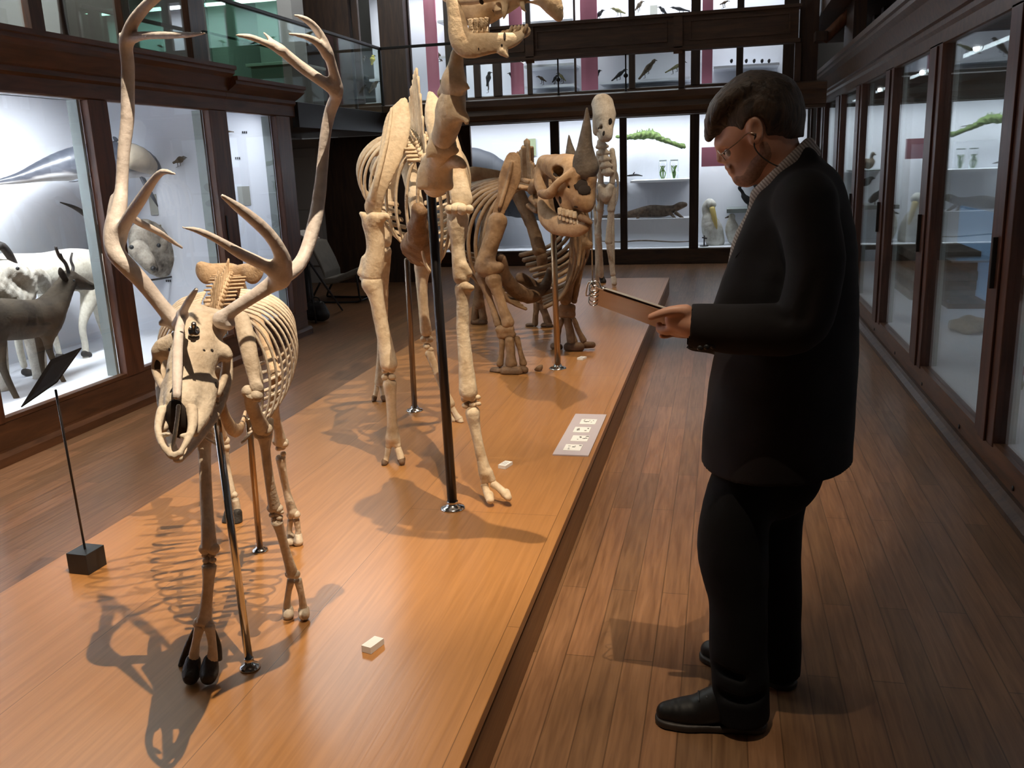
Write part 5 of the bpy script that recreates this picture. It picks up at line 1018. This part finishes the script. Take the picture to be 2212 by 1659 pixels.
LIZ = bone('lizard_skin', (.20, .16, .125), (.12, .095, .075), (.05, .04, .033), 22, .7)
m_, nt, out = nmat('dolphin_skin'); tc = N(nt, 'ShaderNodeNewGeometry'); sx = N(nt, 'ShaderNodeSeparateXYZ'); L(nt, tc, 'Normal', sx, 0)
nz = N(nt, 'ShaderNodeTexNoise'); nz.inputs['Scale'].default_value = 4; ad = N(nt, 'ShaderNodeMath', operation='MULTIPLY_ADD'); ad.inputs[1].default_value = .5; L(nt, sx, 'Z', ad, 0); L(nt, nz, 'Fac', ad, 2)
rm = ramp(nt, ad, 0, [(.16, (.66, .66, .68)), (.28, (.34, .33, .33)), (.38, (.085, .088, .105)), (.7, (.03, .034, .045))]); b = N(nt, 'ShaderNodeBsdfPrincipled'); b.inputs['Roughness'].default_value = .35; L(nt, rm, 0, b, 'Base Color'); L(nt, b, 0, out, 0); DOLPH = m_
DFIN = plain('fin_dark', (.045, .05, .062), rough=.65); TAN = plain('dolphin_tan', (.50, .43, .33), rough=.4, noise=.12, nscale=6)
CARD = GREYD
def sx_(S, pts, k=.03, flat=None): S.chain(PX(pts), k, False, flat)
# --- white antelope
an = thing('mounted_antelope', 'white mounted antelope seen from the side behind the dark deer', 'mounted animal', (-4.85, 4.6, .25)); X = -4.85
S = SDF(.010)
sx_(S, [(-30, 588, X, 40), (40, 592, X, 44), (100, 590, X, 44), (155, 583, X, 46), (200, 585, X, 42), (222, 600, X, 30)], .05)
sx_(S, [(205, 610, X+.07, 30), (188, 665, X+.08, 14), (178, 705, X+.08, 8), (184, 745, X+.08, 7), (186, 780, X+.09, 7)], .03); sx_(S, [(225, 615, X-.08, 26), (214, 670, X-.08, 12), (226, 720, X-.08, 7), (236, 768, X-.08, 6)], .03)
sx_(S, [(55, 620, X+.06, 26), (45, 690, X+.07, 10), (40, 740, X+.07, 8), (52, 790, X+.08, 7)], .03); sx_(S, [(100, 620, X-.06, 22), (112, 700, X-.06, 9), (128, 765, X-.06, 6)], .03)
sx_(S, [(-20, 590, X, 34), (-70, 560, X, 26), (-110, 530, X, 20), (-150, 545, X, 11)], .04); S.build('body', FUR_W, an)
for x, y, Xo in ((190, 790, X+.09), (240, 780, X-.08), (58, 800, X+.08), (132, 776, X-.06)):
    P = atX(x, y, Xo); P.z = .255; S = SDF(.007); S.chain([(P+Vector((0, -.02, .03)), .026), (P+Vector((0, .02, .01)), .03)], .01); S.half(P, (0, 0, -1)); S.build('hoof', HOOF, an)
MB().tube(PX([(232, 600, X, 6), (238, 660, X, 5), (236, 720, X, 8)]), 8, 4).build('tail', FUR_W, an)
# --- dark deer
dd = thing('mounted_deer', 'dark brown mounted young deer with short antlers at the front of the left case', 'mounted animal', (-4.42, 4.3, .25)); X = -4.42
S = SDF(.008)
sx_(S, [(-70, 690, X, 44), (0, 690, X, 46), (60, 690, X, 42), (98, 682, X, 36)], .05); sx_(S, [(100, 680, X, 36), (120, 652, X, 28), (138, 622, X, 21), (150, 604, X, 19)], .03); sx_(S, [(150, 604, X, 20), (168, 610, X, 16), (184, 615, X, 11), (198, 619, X, 8)], .015)
sx_(S, [(108, 705, X+.05, 22), (104, 745, X+.05, 9), (118, 785, X+.05, 6), (140, 828, X+.06, 5)], .03); sx_(S, [(92, 705, X-.05, 20), (88, 750, X-.05, 9), (92, 795, X-.05, 5), (100, 825, X-.05, 5)], .03)
sx_(S, [(-15, 710, X+.05, 30), (2, 760, X+.05, 11), (8, 800, X+.05, 8), (40, 868, X+.06, 6)], .03); sx_(S, [(-60, 710, X-.05, 30), (-50, 770, X-.05, 11), (-35, 845, X-.05, 6)], .03)
S.build('body', FUR_D, dd)
for a in ([(150, 596, X+.02, 4), (142, 570, X+.04, 4), (128, 553, X+.05, 4), (120, 533, X+.06, 3)], [(136, 562, X+.045, 3), (131, 548, X+.06, 2)], [(154, 596, X-.02, 4), (158, 578, X-.03, 3.5), (153, 562, X-.04, 3), (156, 546, X-.04, 2)]): MB().tube(PX(a), 8, 4).build('antler', DKHORN, dd)
for e_ in ([(142, 605, X+.03, 6), (133, 590, X+.06, 7), (130, 580, X+.07, 3)], [(146, 603, X-.03, 5), (142, 588, X-.05, 4)]): S = SDF(.006); sx_(S, e_, .01); S.build('ear', FUR_D, dd)
MB().ball(atX(199, 617, X+.005), .016).build('nose', BLACK, dd); MB().ball(atX(160, 606, X+.075), .008).build('eye', BLACK, dd)
# --- white goat
gt = thing('mounted_goat', 'shaggy white mounted goat with curved dark horn, behind the deer back', 'mounted animal', (-4.62, 4.0, .25)); X = -4.62
S = SDF(.009); sx_(S, [(-20, 590, X, 26), (20, 585, X, 25), (50, 600, X, 22), (62, 625, X, 17), (60, 640, X, 12)], .04); sx_(S, [(70, 590, X, 20), (92, 605, X-.03, 17), (98, 625, X-.03, 12)], .03); sx_(S, [(-40, 620, X, 40), (30, 660, X-.05, 36), (-40, 700, X-.05, 50)], .06)
S.noise = (.006, 55); S.build('body', FUR_G, gt)
MB().tube(PX([(-18, 545, X+.03, 9), (0, 530, X+.03, 9), (18, 548, X+.03, 9), (32, 572, X+.04, 7)]), 10, 4).build('horn', DKHORN, gt); MB().ball(atX(38, 580, X+.10), .012).build('eye', BLACK, gt)
P = atX(-20, 700, X); MB().tube([(P, .09), (Vector((P.x, P.y, .3)), .05), (Vector((P.x, P.y, .255)), .055)], 10, 2).build('leg', FUR_G, gt); MB().tube([(P+Vector((0, .35, 0)), .08), (Vector((P.x, P.y+.35, .3)), .05), (Vector((P.x, P.y+.35, .255)), .055)], 10, 2).build('leg', FUR_G, gt)
# --- horn on the wall
t = thing('mounted_horn', 'long black curved horn sweeping up against the white back of the left case', 'horn', atX(215, 505, -5.1))
MB().tube(PX([(228, 525, -5.0, 9), (212, 500, -4.98, 7.5), (198, 478, -4.98, 6.5), (180, 460, -4.98, 5.5), (158, 447, -4.98, 4), (130, 437, -4.98, 1.2)]), 10, 5).build('horn', DKHORN, t); MB().lathe(atX(232, 530, -5.06), [(.06, -.14), (.07, .0), (.05, .05)], 16, Vector((1, 0, .2))).build('horn_mount', FUR_D, t)
# --- dolphin
t = thing('mounted_dolphin', 'grey and white mounted dolphin hanging across two panes of the left case', 'mounted animal', atX(200, 345, -4.72)); X = -4.72
S = SDF(.009); sx_(S, [(-80, 404, X, 4), (-20, 396, X, 5), (40, 385, X, 12), (90, 370, X, 22), (140, 358, X, 32), (190, 350, X, 38), (240, 346, X, 40), (285, 347, X, 37), (318, 356, X, 26), (336, 368, X, 15), (350, 375, X, 5)], .03, (Vector((1, 0, 0)), .85)); S.build('body', DOLPH, t)
S = SDF(.008); sx_(S, [(262, 340, X+.03, 34), (295, 346, X+.03, 31), (320, 358, X+.03, 20)], .03, (Vector((1, 0, 0)), .95)); S.build('head_patch', TAN, t)
MB().tube(PX([(308, 385, X+.1, 10), (322, 412, X+.16, 9), (334, 432, X+.2, 5), (341, 446, X+.2, 1.5)]), 10, 4, (Vector((1, 0, 0)), .35)).build('flipper', DFIN, t); MB().tube(PX([(190, 380, X+.1, 8), (165, 390, X+.15, 6), (150, 392, X+.15, 2)]), 10, 4, (Vector((0, 0, 1)), .4)).build('flipper', DFIN, t)
MB().tube(PX([(262, 318, X, 9), (250, 302, X, 6), (244, 296, X, 2)]), 10, 4, (Vector((1, 0, 0)), .35)).build('back_fin', DFIN, t); MB().tube([(atX(200, 320, X), .004), (Vector((X, atX(200, 320, X).y, 2.08)), .004)], 6, 1).build('hanging_wire', IRON, t)
# --- spotted head
t = thing('spotted_animal_mount', 'rounded spotted animal head mounted low in the second left pane', 'mounted animal', atX(335, 540, -4.75)); X = -4.8
S = SDF(.009); sx_(S, [(318, 520, X, 46), (345, 548, X, 50), (360, 565, X, 34)], .05, (Vector((1, 0, 0)), .7)); sx_(S, [(300, 540, X+.12, 22), (318, 565, X+.2, 17), (330, 580, X+.24, 12)], .04); sx_(S, [(352, 535, X+.12, 10), (356, 520, X+.15, 6)], .02)
S.noise = (.005, 40); S.build('head', FUR_S, t)
for x, y in ((284, 534), (343, 530)): MB().ball(atX(x, y, X+.21), .018).build('eye', BLACK, t)
MB().ball(atX(331, 580, X+.28), .022).build('nose', BLACK, t)
MB().tube(PX([(325, 605, X+.1, 2), (360, 600, X+.1, 2), (392, 592, X+.05, 2), (394, 582, X, 2)]), 6, 3).build('wire_support', IRON, t)
P = atX(372, 500, X+.1); MB().plate([atX(330, 490, X+.05), atX(372, 478, X+.05), atX(412, 505, X+.05), atX(404, 520, X+.05), atX(368, 508, X+.05)], Vector((.006, 0, 0))).build('ear_flap', PLUM_O, t, False)
def cardY(label, x, y, Y, w, h, mat=CARD):
    P0, P1 = at(x-w/2, y-h/2, Y), at(x+w/2, y+h/2, Y); o = MB().box((P0.x, Y, P1.z), (P1.x, Y+.006, P0.z)).build('text_card', mat, None, False); return tag(o, label, 'card')
E1, E2 = 6.958, 8.112      # inner faces of the two case ends that the panes look towards
cardY('grey text card under the dolphin flipper in the second left pane', 331, 442, E1, 22, 44); cardY('grey text card on the white end of the narrow left case', 527, 423, E2, 30, 40)
def tiny(x, y, Y, n, label):
    t = thing('caption', label, 'caption', at(x, y, Y)); m = MB()
    for k in range(n): P = at(x+k*4, y, Y); m.box((P.x, Y, P.z-.009), (P.x+.010, Y+.006, P.z+.011))
    m.build('letters', BLACK, t, False)
tiny(523, 286, E2, 3, 'small dark caption near the top of the narrow left case'); tiny(508, 342, E2, 3, 'small dark caption in the middle of the narrow left case'); tiny(358, 607, E1, 3, 'small dark caption under the spotted head')
# --- birds
def bird(pf, head, tail, r, mat, label, group=None, legs=12, beak=None, name='mounted_bird', neck=0, detail=True):
    """pf maps measured point to place; head and tail in photo pixels"""
    hx, hy = head; tx, ty = tail; dx, dy = tx-hx, ty-hy; ln = math.hypot(dx, dy); P0 = pf(hx+dx*.4, hy+dy*.4)
    t = thing(name, label, 'bird', P0, group)
    mk = lambda l: [(pf(x, y), rad(q_, pf(x, y))) for x, y, q_ in l]
    if neck:
        body = mk([(hx+dx*.35, hy+dy*.35, r*.55), (hx+dx*.5, hy+dy*.5, r), (hx+dx*.72, hy+dy*.72, r*.8), (tx, ty, r*.25)])
        m = MB().tube(body, 10, 4).tube(mk([(hx, hy, r*.36), (hx+neck*.5, hy+(dy*.12), r*.3), (hx+dx*.2-neck*.3, hy+dy*.2, r*.3), (hx+dx*.38, hy+dy*.38, r*.5)]), 8, 4)
    else:
        m = MB().tube(mk([(hx-dx*.04, hy-dy*.04, r*.3), (hx+dx*.06, hy+dy*.06, r*.62), (hx+dx*.17, hy+dy*.17, r*.58), (hx+dx*.38, hy+dy*.38, r), (hx+dx*.6, hy+dy*.6, r*.7), (hx+dx*.8, hy+dy*.8, r*.42), (tx, ty, r*.36)]), 10, 4)
    m.build('body', mat, t)
    bd = -1 if dx > 0 else 1; b = beak or 6
    MB().tube(mk([(hx+bd*r*.2, hy, r*.24), (hx+bd*(r*.3+b), hy+b*.25, .5)]), 6, 1).build('beak', BEAKD, t)
    if legs and detail:
        m = MB()
        for o in (-.1, .12): x, y = hx+dx*(.5+o), hy+dy*(.5+o)+r*.6; m.tube(mk([(x, y, .9), (x+1, y+legs, .7), (x-3, y+legs+.5, .6)]), 5, 1)
        m.build('legs', BEAKD, t)
    return t
Yb = lambda Y: (lambda x, y: at(x, y, Y))
Xb = lambda X: (lambda x, y: atX(x, y, X))
bird(Yb(6.90), (399, 340), (374, 352), 7, PLUM_G, 'small dark winged bird on the white back above the dolphin flipper', None, 9, 3); bird(Yb(8.08), (482, 283), (505, 285), 2.5, PLUM_G, 'thin brown bird near the top of the narrow left case', None, 0, 3); bird(Yb(8.08), (500, 372), (503, 386), 3, PLUM_B, 'tiny dark bird in the middle of the narrow left case', None, 0, 3)
g = 'small birds behind the far gallery'
Y_ = 14.15
far = [((1101, 158), (1120, 183), 5, PLUM_B, 'dark bird with hanging tail, first on the lit gallery shelf right of the camel neck'), ((1163, 165), (1180, 176), 3.5, PLUM_G, 'small reddish bird standing alone in the second gallery pane'), ((1203, 163), (1193, 178), 3.5, PLUM_B, 'dark bird left of the thin baluster in the second gallery pane'), ((1206, 158), (1222, 175), 3.5, PLUM_O, 'olive bird just right of the first gallery baluster'), ((1295, 152), (1279, 176), 5, PLUM_B, 'black bird beside the pink panel in the gallery'), ((1351, 150), (1321, 175), 4.5, PLUM_B, 'long-tailed black bird crossed by the second baluster'), ((1414, 130), (1380, 171), 6.5, PLUM_G, 'largest brown long-tailed bird in the middle gallery pane'), ((1479, 134), (1437, 157), 4, PLUM_O, 'slim long-tailed bird at the right of the middle gallery pane'),
       ((1302, 22), (1284, 42), 5, PLUM_B, 'black bird looking up in the top left bird pane'), ((1323, 18), (1351, 29), 4.5, PLUM_O, 'olive-headed bird perched in the top left bird pane'), ((1387, 3), (1372, 22), 5, PLUM_G, 'brown bird cut by the upper edge in the second top pane'), ((1425, 15), (1441, 31), 4.5, PLUM_B, 'black bird beside the grey card in the top row'), ((1452, 16), (1490, 24), 4, PLUM_B, 'black long-tailed bird at the right of the top row'), ((1572, 2), (1555, 10), 3, PLUM_G, 'thin reddish bird at the upper right gallery pane'), ((968, 40), (985, 55), 4, PLUM_O, 'pale green bird on the narrow shelf left of the camel jaw')]
for h, tl, r, mt, lb in far: bird(Yb(Y_), h, tl, r, mt, lb, g, 9, 4)
bird(Yb(Y_), (944, 112), (955, 132), 4, PLUM_G, 'grey-brown bird beside the tall pink strip left of the camel neck', g, 6, 4); bird(Yb(Y_), (945, 172), (960, 186), 6, PLUM_O, 'olive bird low beside the tall pink strip left of the camel neck', g, 6, 4)
bird(Yb(Y_), (1057, 156), (1052, 186), 6, PLUM_B, 'dark heron-like bird in the narrow gallery pane next to the camel neck', g, 22, 5)
for k, x in enumerate((1580, 1612, 1629, 1646, 1661)):
    P = at(x, 136, 14.1); m = MB().tube([(P, .012), (P+Vector((.0, 0, .03)), .022), (P+Vector((.01, 0, .05)), .012)], 8, 3); tag(m.build('shell', PLUM_B), 'tiny dark specimen on the upper right gallery shelf', 'specimen', 'tiny dark specimens on the upper right gallery shelf')
o = tag(MB().box((at(1404, 12, 14.4).x, 14.4, at(1404, 34, 14.4).z), (at(1420, 12, 14.4).x, 14.41, at(1404, 12, 14.4).z)).build('text_card', CARD, None, False), 'grey text card among the birds in the top row', 'card')
# left shelf birds of the far gallery case
bird(Yb(14.05), (806, 120), (803, 140), 6, PLUM_Y, 'yellow bird on the upper shelf at the left end of the gallery', g, 4, 4); bird(Yb(14.05), (788, 122), (776, 142), 5, PLUM_G, 'grey bird beside the yellow one at the left end of the gallery', g, 4, 4)
bird(Yb(14.05), (788, 165), (776, 196), 10, PLUM_B, 'black swan-like bird on the lower shelf at the left end of the gallery', g, 4, 6, neck=8); bird(Yb(14.05), (815, 175), (797, 200), 6, PLUM_G, 'dark brown bird right of the black bird on the lower shelf', g, 4, 5)
# --- far lower case
Y = 14.3
t = thing('mounted_whale', 'dark grey whale model in the far case between camel and rhinoceros', 'mounted animal', at(1060, 400, Y))
S = SDF(.014); S.chain(PR([(960, 395, Y, 58), (1020, 385, Y, 64), (1070, 405, Y, 55), (1120, 432, Y, 38), (1170, 460, Y, 18)]), .05, False, (Vector((0, 1, 0)), .6)); S.build('body', DFIN, t)
P = at(1060, 450, Y); MB().tube([(Vector((P.x, Y, P.z)), .02), (Vector((P.x, Y, .24)), .02)], 8, 1).build('stand', IRON, t)
cardY('olive text card above the whale model in the far case', 1148, 318, 14.64, 20, 36, plain('card_olive', (.36, .42, .26)))
t = thing('mounted_reptile', 'green knobbly long-snouted reptile mounted high in the far case', 'mounted animal', at(1410, 300, Y))
m = None; S = SDF(.008); S.chain(PR([(1332, 296, Y, 3), (1358, 296, Y, 5), (1380, 293, Y, 8), (1405, 291, Y, 9), (1422, 296, Y, 7)]), .02); S.chain(PR([(1420, 296, Y, 7), (1445, 306, Y, 5), (1476, 316, Y, 5)]), .01); S.noise = (.012, 50); GREEND = bone('reptile_green', (.16, .24, .07), (.09, .14, .045), (.05, .035, .05), 30, .7); S.build('body', GREEND, t)
m = MB(); random.seed(5)
for k in range(9): x = 1376+4.6*k; m.tube(PR([(x, 288, Y, 2), (x+random.uniform(-4, 4), 279+random.uniform(-3, 3), Y, .6)]), 5, 1)
m.build('crest', GREEND, t); MB().tube(PR([(1424, 302, Y, 2.5), (1450, 311, Y, 2), (1474, 320, Y, 2)]), 6, 2).build('lower_jaw', PLUM_B, t)
for x in (1380, 1445): P = at(x, 300, Y); MB().tube([(P, .006), (Vector((P.x, 14.66, P.z)), .006)], 6, 1).build('wall_pin', IRON, t)
t = thing('mounted_lizard', 'long grey-brown monitor lizard lying on a white block in the far case', 'mounted animal', at(1410, 470, Y)); Y2 = 14.2
S = SDF(.009); S.chain(PR([(1300, 468, Y2, 2.5), (1340, 466, Y2, 5), (1372, 461, Y2, 9), (1405, 456, Y2, 13), (1435, 456, Y2, 12), (1455, 451, Y2, 8), (1470, 444, Y2, 8), (1480, 442, Y2, 5)]), .02)
for x, e in ((1385, -8), (1448, 10), (1460, 16)): S.chain(PR([(x, 460, Y2-.05, 4), (x+e*.7, 468, Y2-.08, 3), (x+e, 472, Y2-.1, 3)]), .015)
S.build('body', LIZ, t)
P0, P1 = at(1352, 474, 14.0), at(1489, 536, 14.0); tag(MB().box((P0.x, 14.02, .238), (P1.x, 14.45, P0.z)).build('display_block', WHITE, None, False, .004), 'white display block under the monitor lizard', 'block')
P0 = at(1255, 474, 14.0); tag(MB().box((-2.40, 14.02, .238), (-1.52, 14.45, at(1300, 474, 14.0).z)).build('display_block', WHITE, None, False, .004), 'white display block behind the legs of the slender skeleton', 'block')
tag(MB().tube([(at(x, 521+1.5*math.sin(k*1.3), 13.93), .011*(.5+.5*math.sin(math.pi*(k+1)/9))) for k, x in enumerate((1300, 1330, 1352, 1375, 1400, 1430, 1460, 1488))], 8, 4).build('mounted_snake', LIZ), 'thin dark snake stretched along the bottom of the far case', 'mounted animal')
t = thing('mounted_fish', 'small thin dark fish mounted above the shelf line of the far case', 'mounted animal', at(1372, 378, 14.5)); MB().tube(PR([(1350, 380, 14.5, .8), (1362, 379, 14.5, 2), (1375, 378, 14.5, 2.2), (1388, 380, 14.5, .8)]), 8, 3).build('body', PLUM_B, t); MB().tube(PR([(1368, 376, 14.5, 1.5), (1371, 372, 14.5, .8)]), 6, 1).build('fin', PLUM_B, t); MB().tube([(at(1370, 378, 14.5), .005), (at(1370, 378, 14.66), .005)], 6, 1).build('wall_pin', IRON, t)
random.seed(9)
for k, (x, w, lb) in enumerate(((1432, 17, 'left of two glass jars with green twigs on the far case shelf'), (1456, 18, 'right of two glass jars with green twigs on the far case shelf'))):
    P = at(x, 396, 14.2); P.z = 1.252; t = thing('specimen_jar', lb, 'jar', P); R_ = rad(w*.55, P); H_ = .26
    MB().lathe(P, [(R_, 0), (R_, H_), (R_*.8, H_+.01)], 20).build('glass_jar', GLASS, t); MB().lathe(P+Vector((0, 0, H_+.01)), [(R_*.85, 0), (R_*.85, .02)], 20).build('lid', JAMB, t)
    m = MB()
    for j in range(6): a = random.uniform(-1, 1)*R_*.7; b_ = random.uniform(-1, 1)*R_*.7; m.tube([(P+Vector((a*.4, 0, .012)), .007), (P+Vector((a, b_*.4, .1)), .008), (P+Vector((b_, 0, .2)), .006)], 6, 3)
    m.build('twigs', GREEN, t)
# pelican, gannet and cormorant of the far case
def bigbird(pf, label, body, neck, beakpts, mat, bm, legs=()):
    mk = lambda l: [(pf(x, y, o), rad(r, pf(x, y, o))) for x, y, o, r in l]
    t = thing('mounted_bird', label, 'bird', pf(body[0][0], body[0][1], 0)); S = SDF(max(.007, rad(1.2, pf(body[0][0], body[0][1], 0)))); S.chain(mk(body), .04)
    if neck: S.chain(mk(neck), .02)
    S.build('body', mat, t); MB().tube(mk(beakpts), 8, 4).build('beak', bm, t)
    for l in legs: MB().tube(mk(l), 6, 2).build('leg', BEAKD, t)
    return t
pf = lambda x, y, o: at(x, y, 14.2+o)
bigbird(pf, 'white pelican with long yellow bill in the far case beside the man', [(1545, 520, 0, 20), (1538, 495, 0, 22), (1532, 475, 0, 16)], [(1530, 470, 0, 10), (1524, 450, 0, 8), (1532, 438, 0, 9), (1538, 442, -.05, 9)], [(1538, 448, -.08, 6), (1544, 475, -.12, 5), (1549, 505, -.12, 1.5)], PLUM_W, BEAK)
bigbird(pf, 'small white seabird right of the pelican in the far case', [(1585, 515, 0, 13), (1582, 497, 0, 15), (1580, 482, 0, 10)], [(1580, 478, 0, 7), (1581, 468, 0, 7)], [(1574, 468, 0, 2.5), (1566, 471, 0, .8)], PLUM_W, BEAKD)
bigbird(pf, 'black long-necked cormorant in front of the man face', [(1606, 424, 0, 5), (1615, 432, 0, 8), (1624, 440, 0, 6)], [(1608, 426, 0, 4), (1603, 414, 0, 3.5), (1597, 406, 0, 3.5), (1603, 397, 0, 3.5), (1600, 390, 0, 4.5)], [(1596, 389, 0, 2.5), (1584, 392, 0, .8)], PLUM_B, BEAKD, [[(1616, 436, 0, 1.5), (1616, 452, 0, 1.5)]])
P0, P1 = at(1570, 452, 14.05), at(1640, 456, 14.05); tag(MB().box((P0.x, 14.06, P1.z-.02), (P1.x, 14.65, P0.z)).build('glass_shelf', JAMB, None, False), 'thin shelf under the cormorant in the far case', 'shelf')
t = thing('specimen_stand', 'small black T-shaped stand at the foot of the pelican', 'stand', at(1521, 530, 14.0)); MB().tube([(Vector((at(1521, 530, 14).x, 14, .238)), .012), (Vector((at(1521, 530, 14).x, 14, .40)), .01)], 8, 1).build('post', BLACK, t); MB().tube(PR([(1517, 513, 14.0, 1.6), (1527, 515, 14.0, 1.6)]), 8, 1).build('bar', BLACK, t); MB().lathe(Vector((at(1521, 530, 14).x, 14, .238)), [(.07, 0), (.07, .01)], 12).build('foot', BLACK, t)
# --- right case
pr = lambda X: (lambda x, y, o: atX(x, y, X+o))
# birds of the far case that the right-hand glass mirrors
def mir(x, y, o):
    P = at(x, y, 14.2+o); P.x = 2.56-P.x; return P
bigbird(mir, 'dark goose standing high in the far case, behind the head of the man', [(1864, 352, 0, 9), (1870, 355, 0, 10), (1876, 350, 0, 7)], [(1876, 350, 0, 5), (1876, 340, 0, 3.5), (1879, 333, 0, 4.5)], [(1882, 333, 0, 2), (1886, 335, 0, .7)], PLUM_G, BEAKD)
bigbird(mir, 'dark long-necked bird below the goose in the far case, behind the man', [(1858, 395, 0, 7), (1866, 393, 0, 8), (1872, 388, 0, 5)], [(1872, 386, 0, 4), (1878, 385, 0, 3.5)], [(1880, 385, 0, 2), (1884, 386, 0, .7)], PLUM_B, BEAKD)
P0 = mir(1870, 367, 0); tag(MB().box((P0.x-.25, 14.05, P0.z-.02), (P0.x+.25, 14.65, P0.z)).build('glass_shelf', JAMB, None, False), 'thin shelf under the goose in the far case behind the man', 'shelf')
def chunk(name, label, x, y, X, r, mat, cat, sh=(1, 1, 1), z=None):
    P = atX(x, y, X);  R_ = rad(r, P)
    if z is not None: P.z = z+R_*sh[2]*.9
    S = SDF(R_/9); S.ell(P, (R_*sh[0], R_*sh[1], R_*sh[2]), .01); S.ell(P+Vector((R_*.3, R_*.4, R_*.2)), (R_*.6, R_*.6*sh[1], R_*.6*sh[2]), R_*.3); S.noise = (R_*.16, 3.2/R_)
    if z is not None: S.half((P.x, P.y, z), (0, 0, -1))
    return tag(S.build(name, mat), label, cat)
chunk('rock', 'angular brown rock hanging low in the second right-hand pane', 2086, 556, 2.49, 14, ROCK, 'rock'); chunk('rock', 'small brown rock low at the right of the second right-hand pane', 2117, 590, 2.49, 9, ROCK, 'rock'); chunk('pebble', 'tiny black stone beside the hanging brown rock', 2078, 535, 2.49, 4, PLUM_B, 'rock'); chunk('rock', 'dark broken rock pieces low in the third right-hand pane', 1955, 552, 2.3, 12, ROCK, 'rock', (1, 1.4, .7)); chunk('rock', 'dark rock low in the fourth right-hand pane', 1883, 562, 2.2, 9, ROCK, 'rock', (1, 1, 1.3))
chunk('sand_mound', 'low sand mound on the case floor in the second right-hand pane', 2085, 765, 1.85, 38, SAND, 'sand', (1, 1.3, .35), .2); chunk('sand_mound', 'flat grey mound behind the sand mound in the second right-hand pane', 2055, 715, 2.2, 30, STONE, 'sand', (1, 1.2, .4), .2)
t = thing('rock_strata', 'block of layered grey strata in the third right-hand pane', 'rock', (2.0, 8.4, .2)); Pa, Pb = atX(1930, 660, 1.75), atX(1976, 580, 1.75)
for k in range(5): z0 = .2+.09*k; MB().box((1.72+.015*(k % 2), min(Pa.y, Pb.y)-.02*(k % 3), z0), (2.3, max(Pa.y, Pb.y), z0+.085)).build('layer', ROCK if k % 2 else bone('strata_%d' % k, (.28, .24, .2), (.2, .17, .14), (.1, .085, .07), 12, .9), t, False, .012)
t = thing('glass_tank', 'blue-lit glass tank on the case floor in the second right-hand pane', 'tank', (2.1, 7.2, .2)); BLUE = plain('blue_backing', (.22, .38, .60), rough=.5, emit=.35); P = atX(2052, 600, 2.0)
MB().box((1.95, P.y-.25, .24), (2.3, P.y+.25, .60)).build('tank_glass', glassm('tank_glass', (.75, .88, .95), .06), t, False); bx('rim', (1.94, P.y-.26, .60), (2.31, P.y+.26, .615), STEEL, t); bx('base', (1.94, P.y-.26, .2), (2.31, P.y+.26, .24), BLACK, t); bx('backing', (2.28, P.y-.24, .24), (2.295, P.y+.24, .6), BLUE, t)
tag(bx('blue_panel', (2.505, 7.0, .21), (2.518, 10.6, .95), BLUE), 'blue lit panel low on the back of the right case', 'panel')
tag(MB().plate([Vector((2.2, 6.0, .205)), Vector((2.2, 7.0, .205)), Vector((2.45, 7.0, .205)), Vector((2.45, 6.0, .205))], Vector((0, 0, .18))).build('timber_beam', ROCK, None, False, .01), 'dark timber beam lying at the back of the second right-hand pane', 'beam')
t = thing('flower_stem', 'dark red flowers on white case floor at the right edge', 'flower', atX(2207, 830, 1.7)); m = MB(); P = atX(2205, 860, 1.7); P.z = .205
for k in range(5): a = k*1.3; m.tube([(P, .004), (P+Vector((.02*math.cos(a), .05*math.sin(a), .10)), .004)], 5, 1)
m.build('stem', GREEN, t); m = MB()
for k in range(5): a = k*1.3; m.ball(P+Vector((.02*math.cos(a), .05*math.sin(a), .11)), .018, None, 8, 6)
m.build('petals', plain('petal_red', (.25, .03, .06)), t)
for k, (x, y, X, lb) in enumerate(((2113, 98, 1.62, 'gooseneck lamp hanging at the top of the second right-hand pane'), (1995, 152, 1.62, 'gooseneck lamp hanging at the top of the third right-hand pane'), (1903, 190, 1.62, 'gooseneck lamp hanging at the top of the fourth right-hand pane'))):
    P = atX(x, y, X); t = thing('case_lamp', lb, 'lamp', P, None)
    MB().tube([(Vector((P.x+.02, P.y+.06, 2.24)), .006), (Vector((P.x+.02, P.y+.05, P.z+.10)), .006), (P+Vector((0, .02, .04)), .007), (P, .008)], 8, 4).build('gooseneck', BLACK, t)
    MB().lathe(P+Vector((0, .01, .02)), [(.012, 0), (.03, .05), (.03, .06)], 14, Vector((-.3, -.7, -.6))).build('lamp_head', BLACK, t); MB().ball(P+Vector((-.02, -.045, -.02)), .022).build('bulb', LAMPW, t)
t = thing('dry_branch', 'dark bare branches near the top of the second right-hand pane', 'branch', atX(2165, 55, 1.7)); m = MB()
for a in ([(2128, 50, 1.7, 2), (2145, 62, 1.7, 2), (2157, 78, 1.7, 1)], [(2150, 32, 1.7, 2), (2165, 55, 1.7, 2.5), (2185, 66, 1.7, 1.5)], [(2175, 18, 1.7, 2), (2172, 50, 1.7, 2), (2172, 74, 1.7, 1)], [(2186, 16, 1.7, 2), (2190, 40, 1.7, 1)]): m.tube(PX(a), 6, 4)
m.build('twigs', ROCK, t)
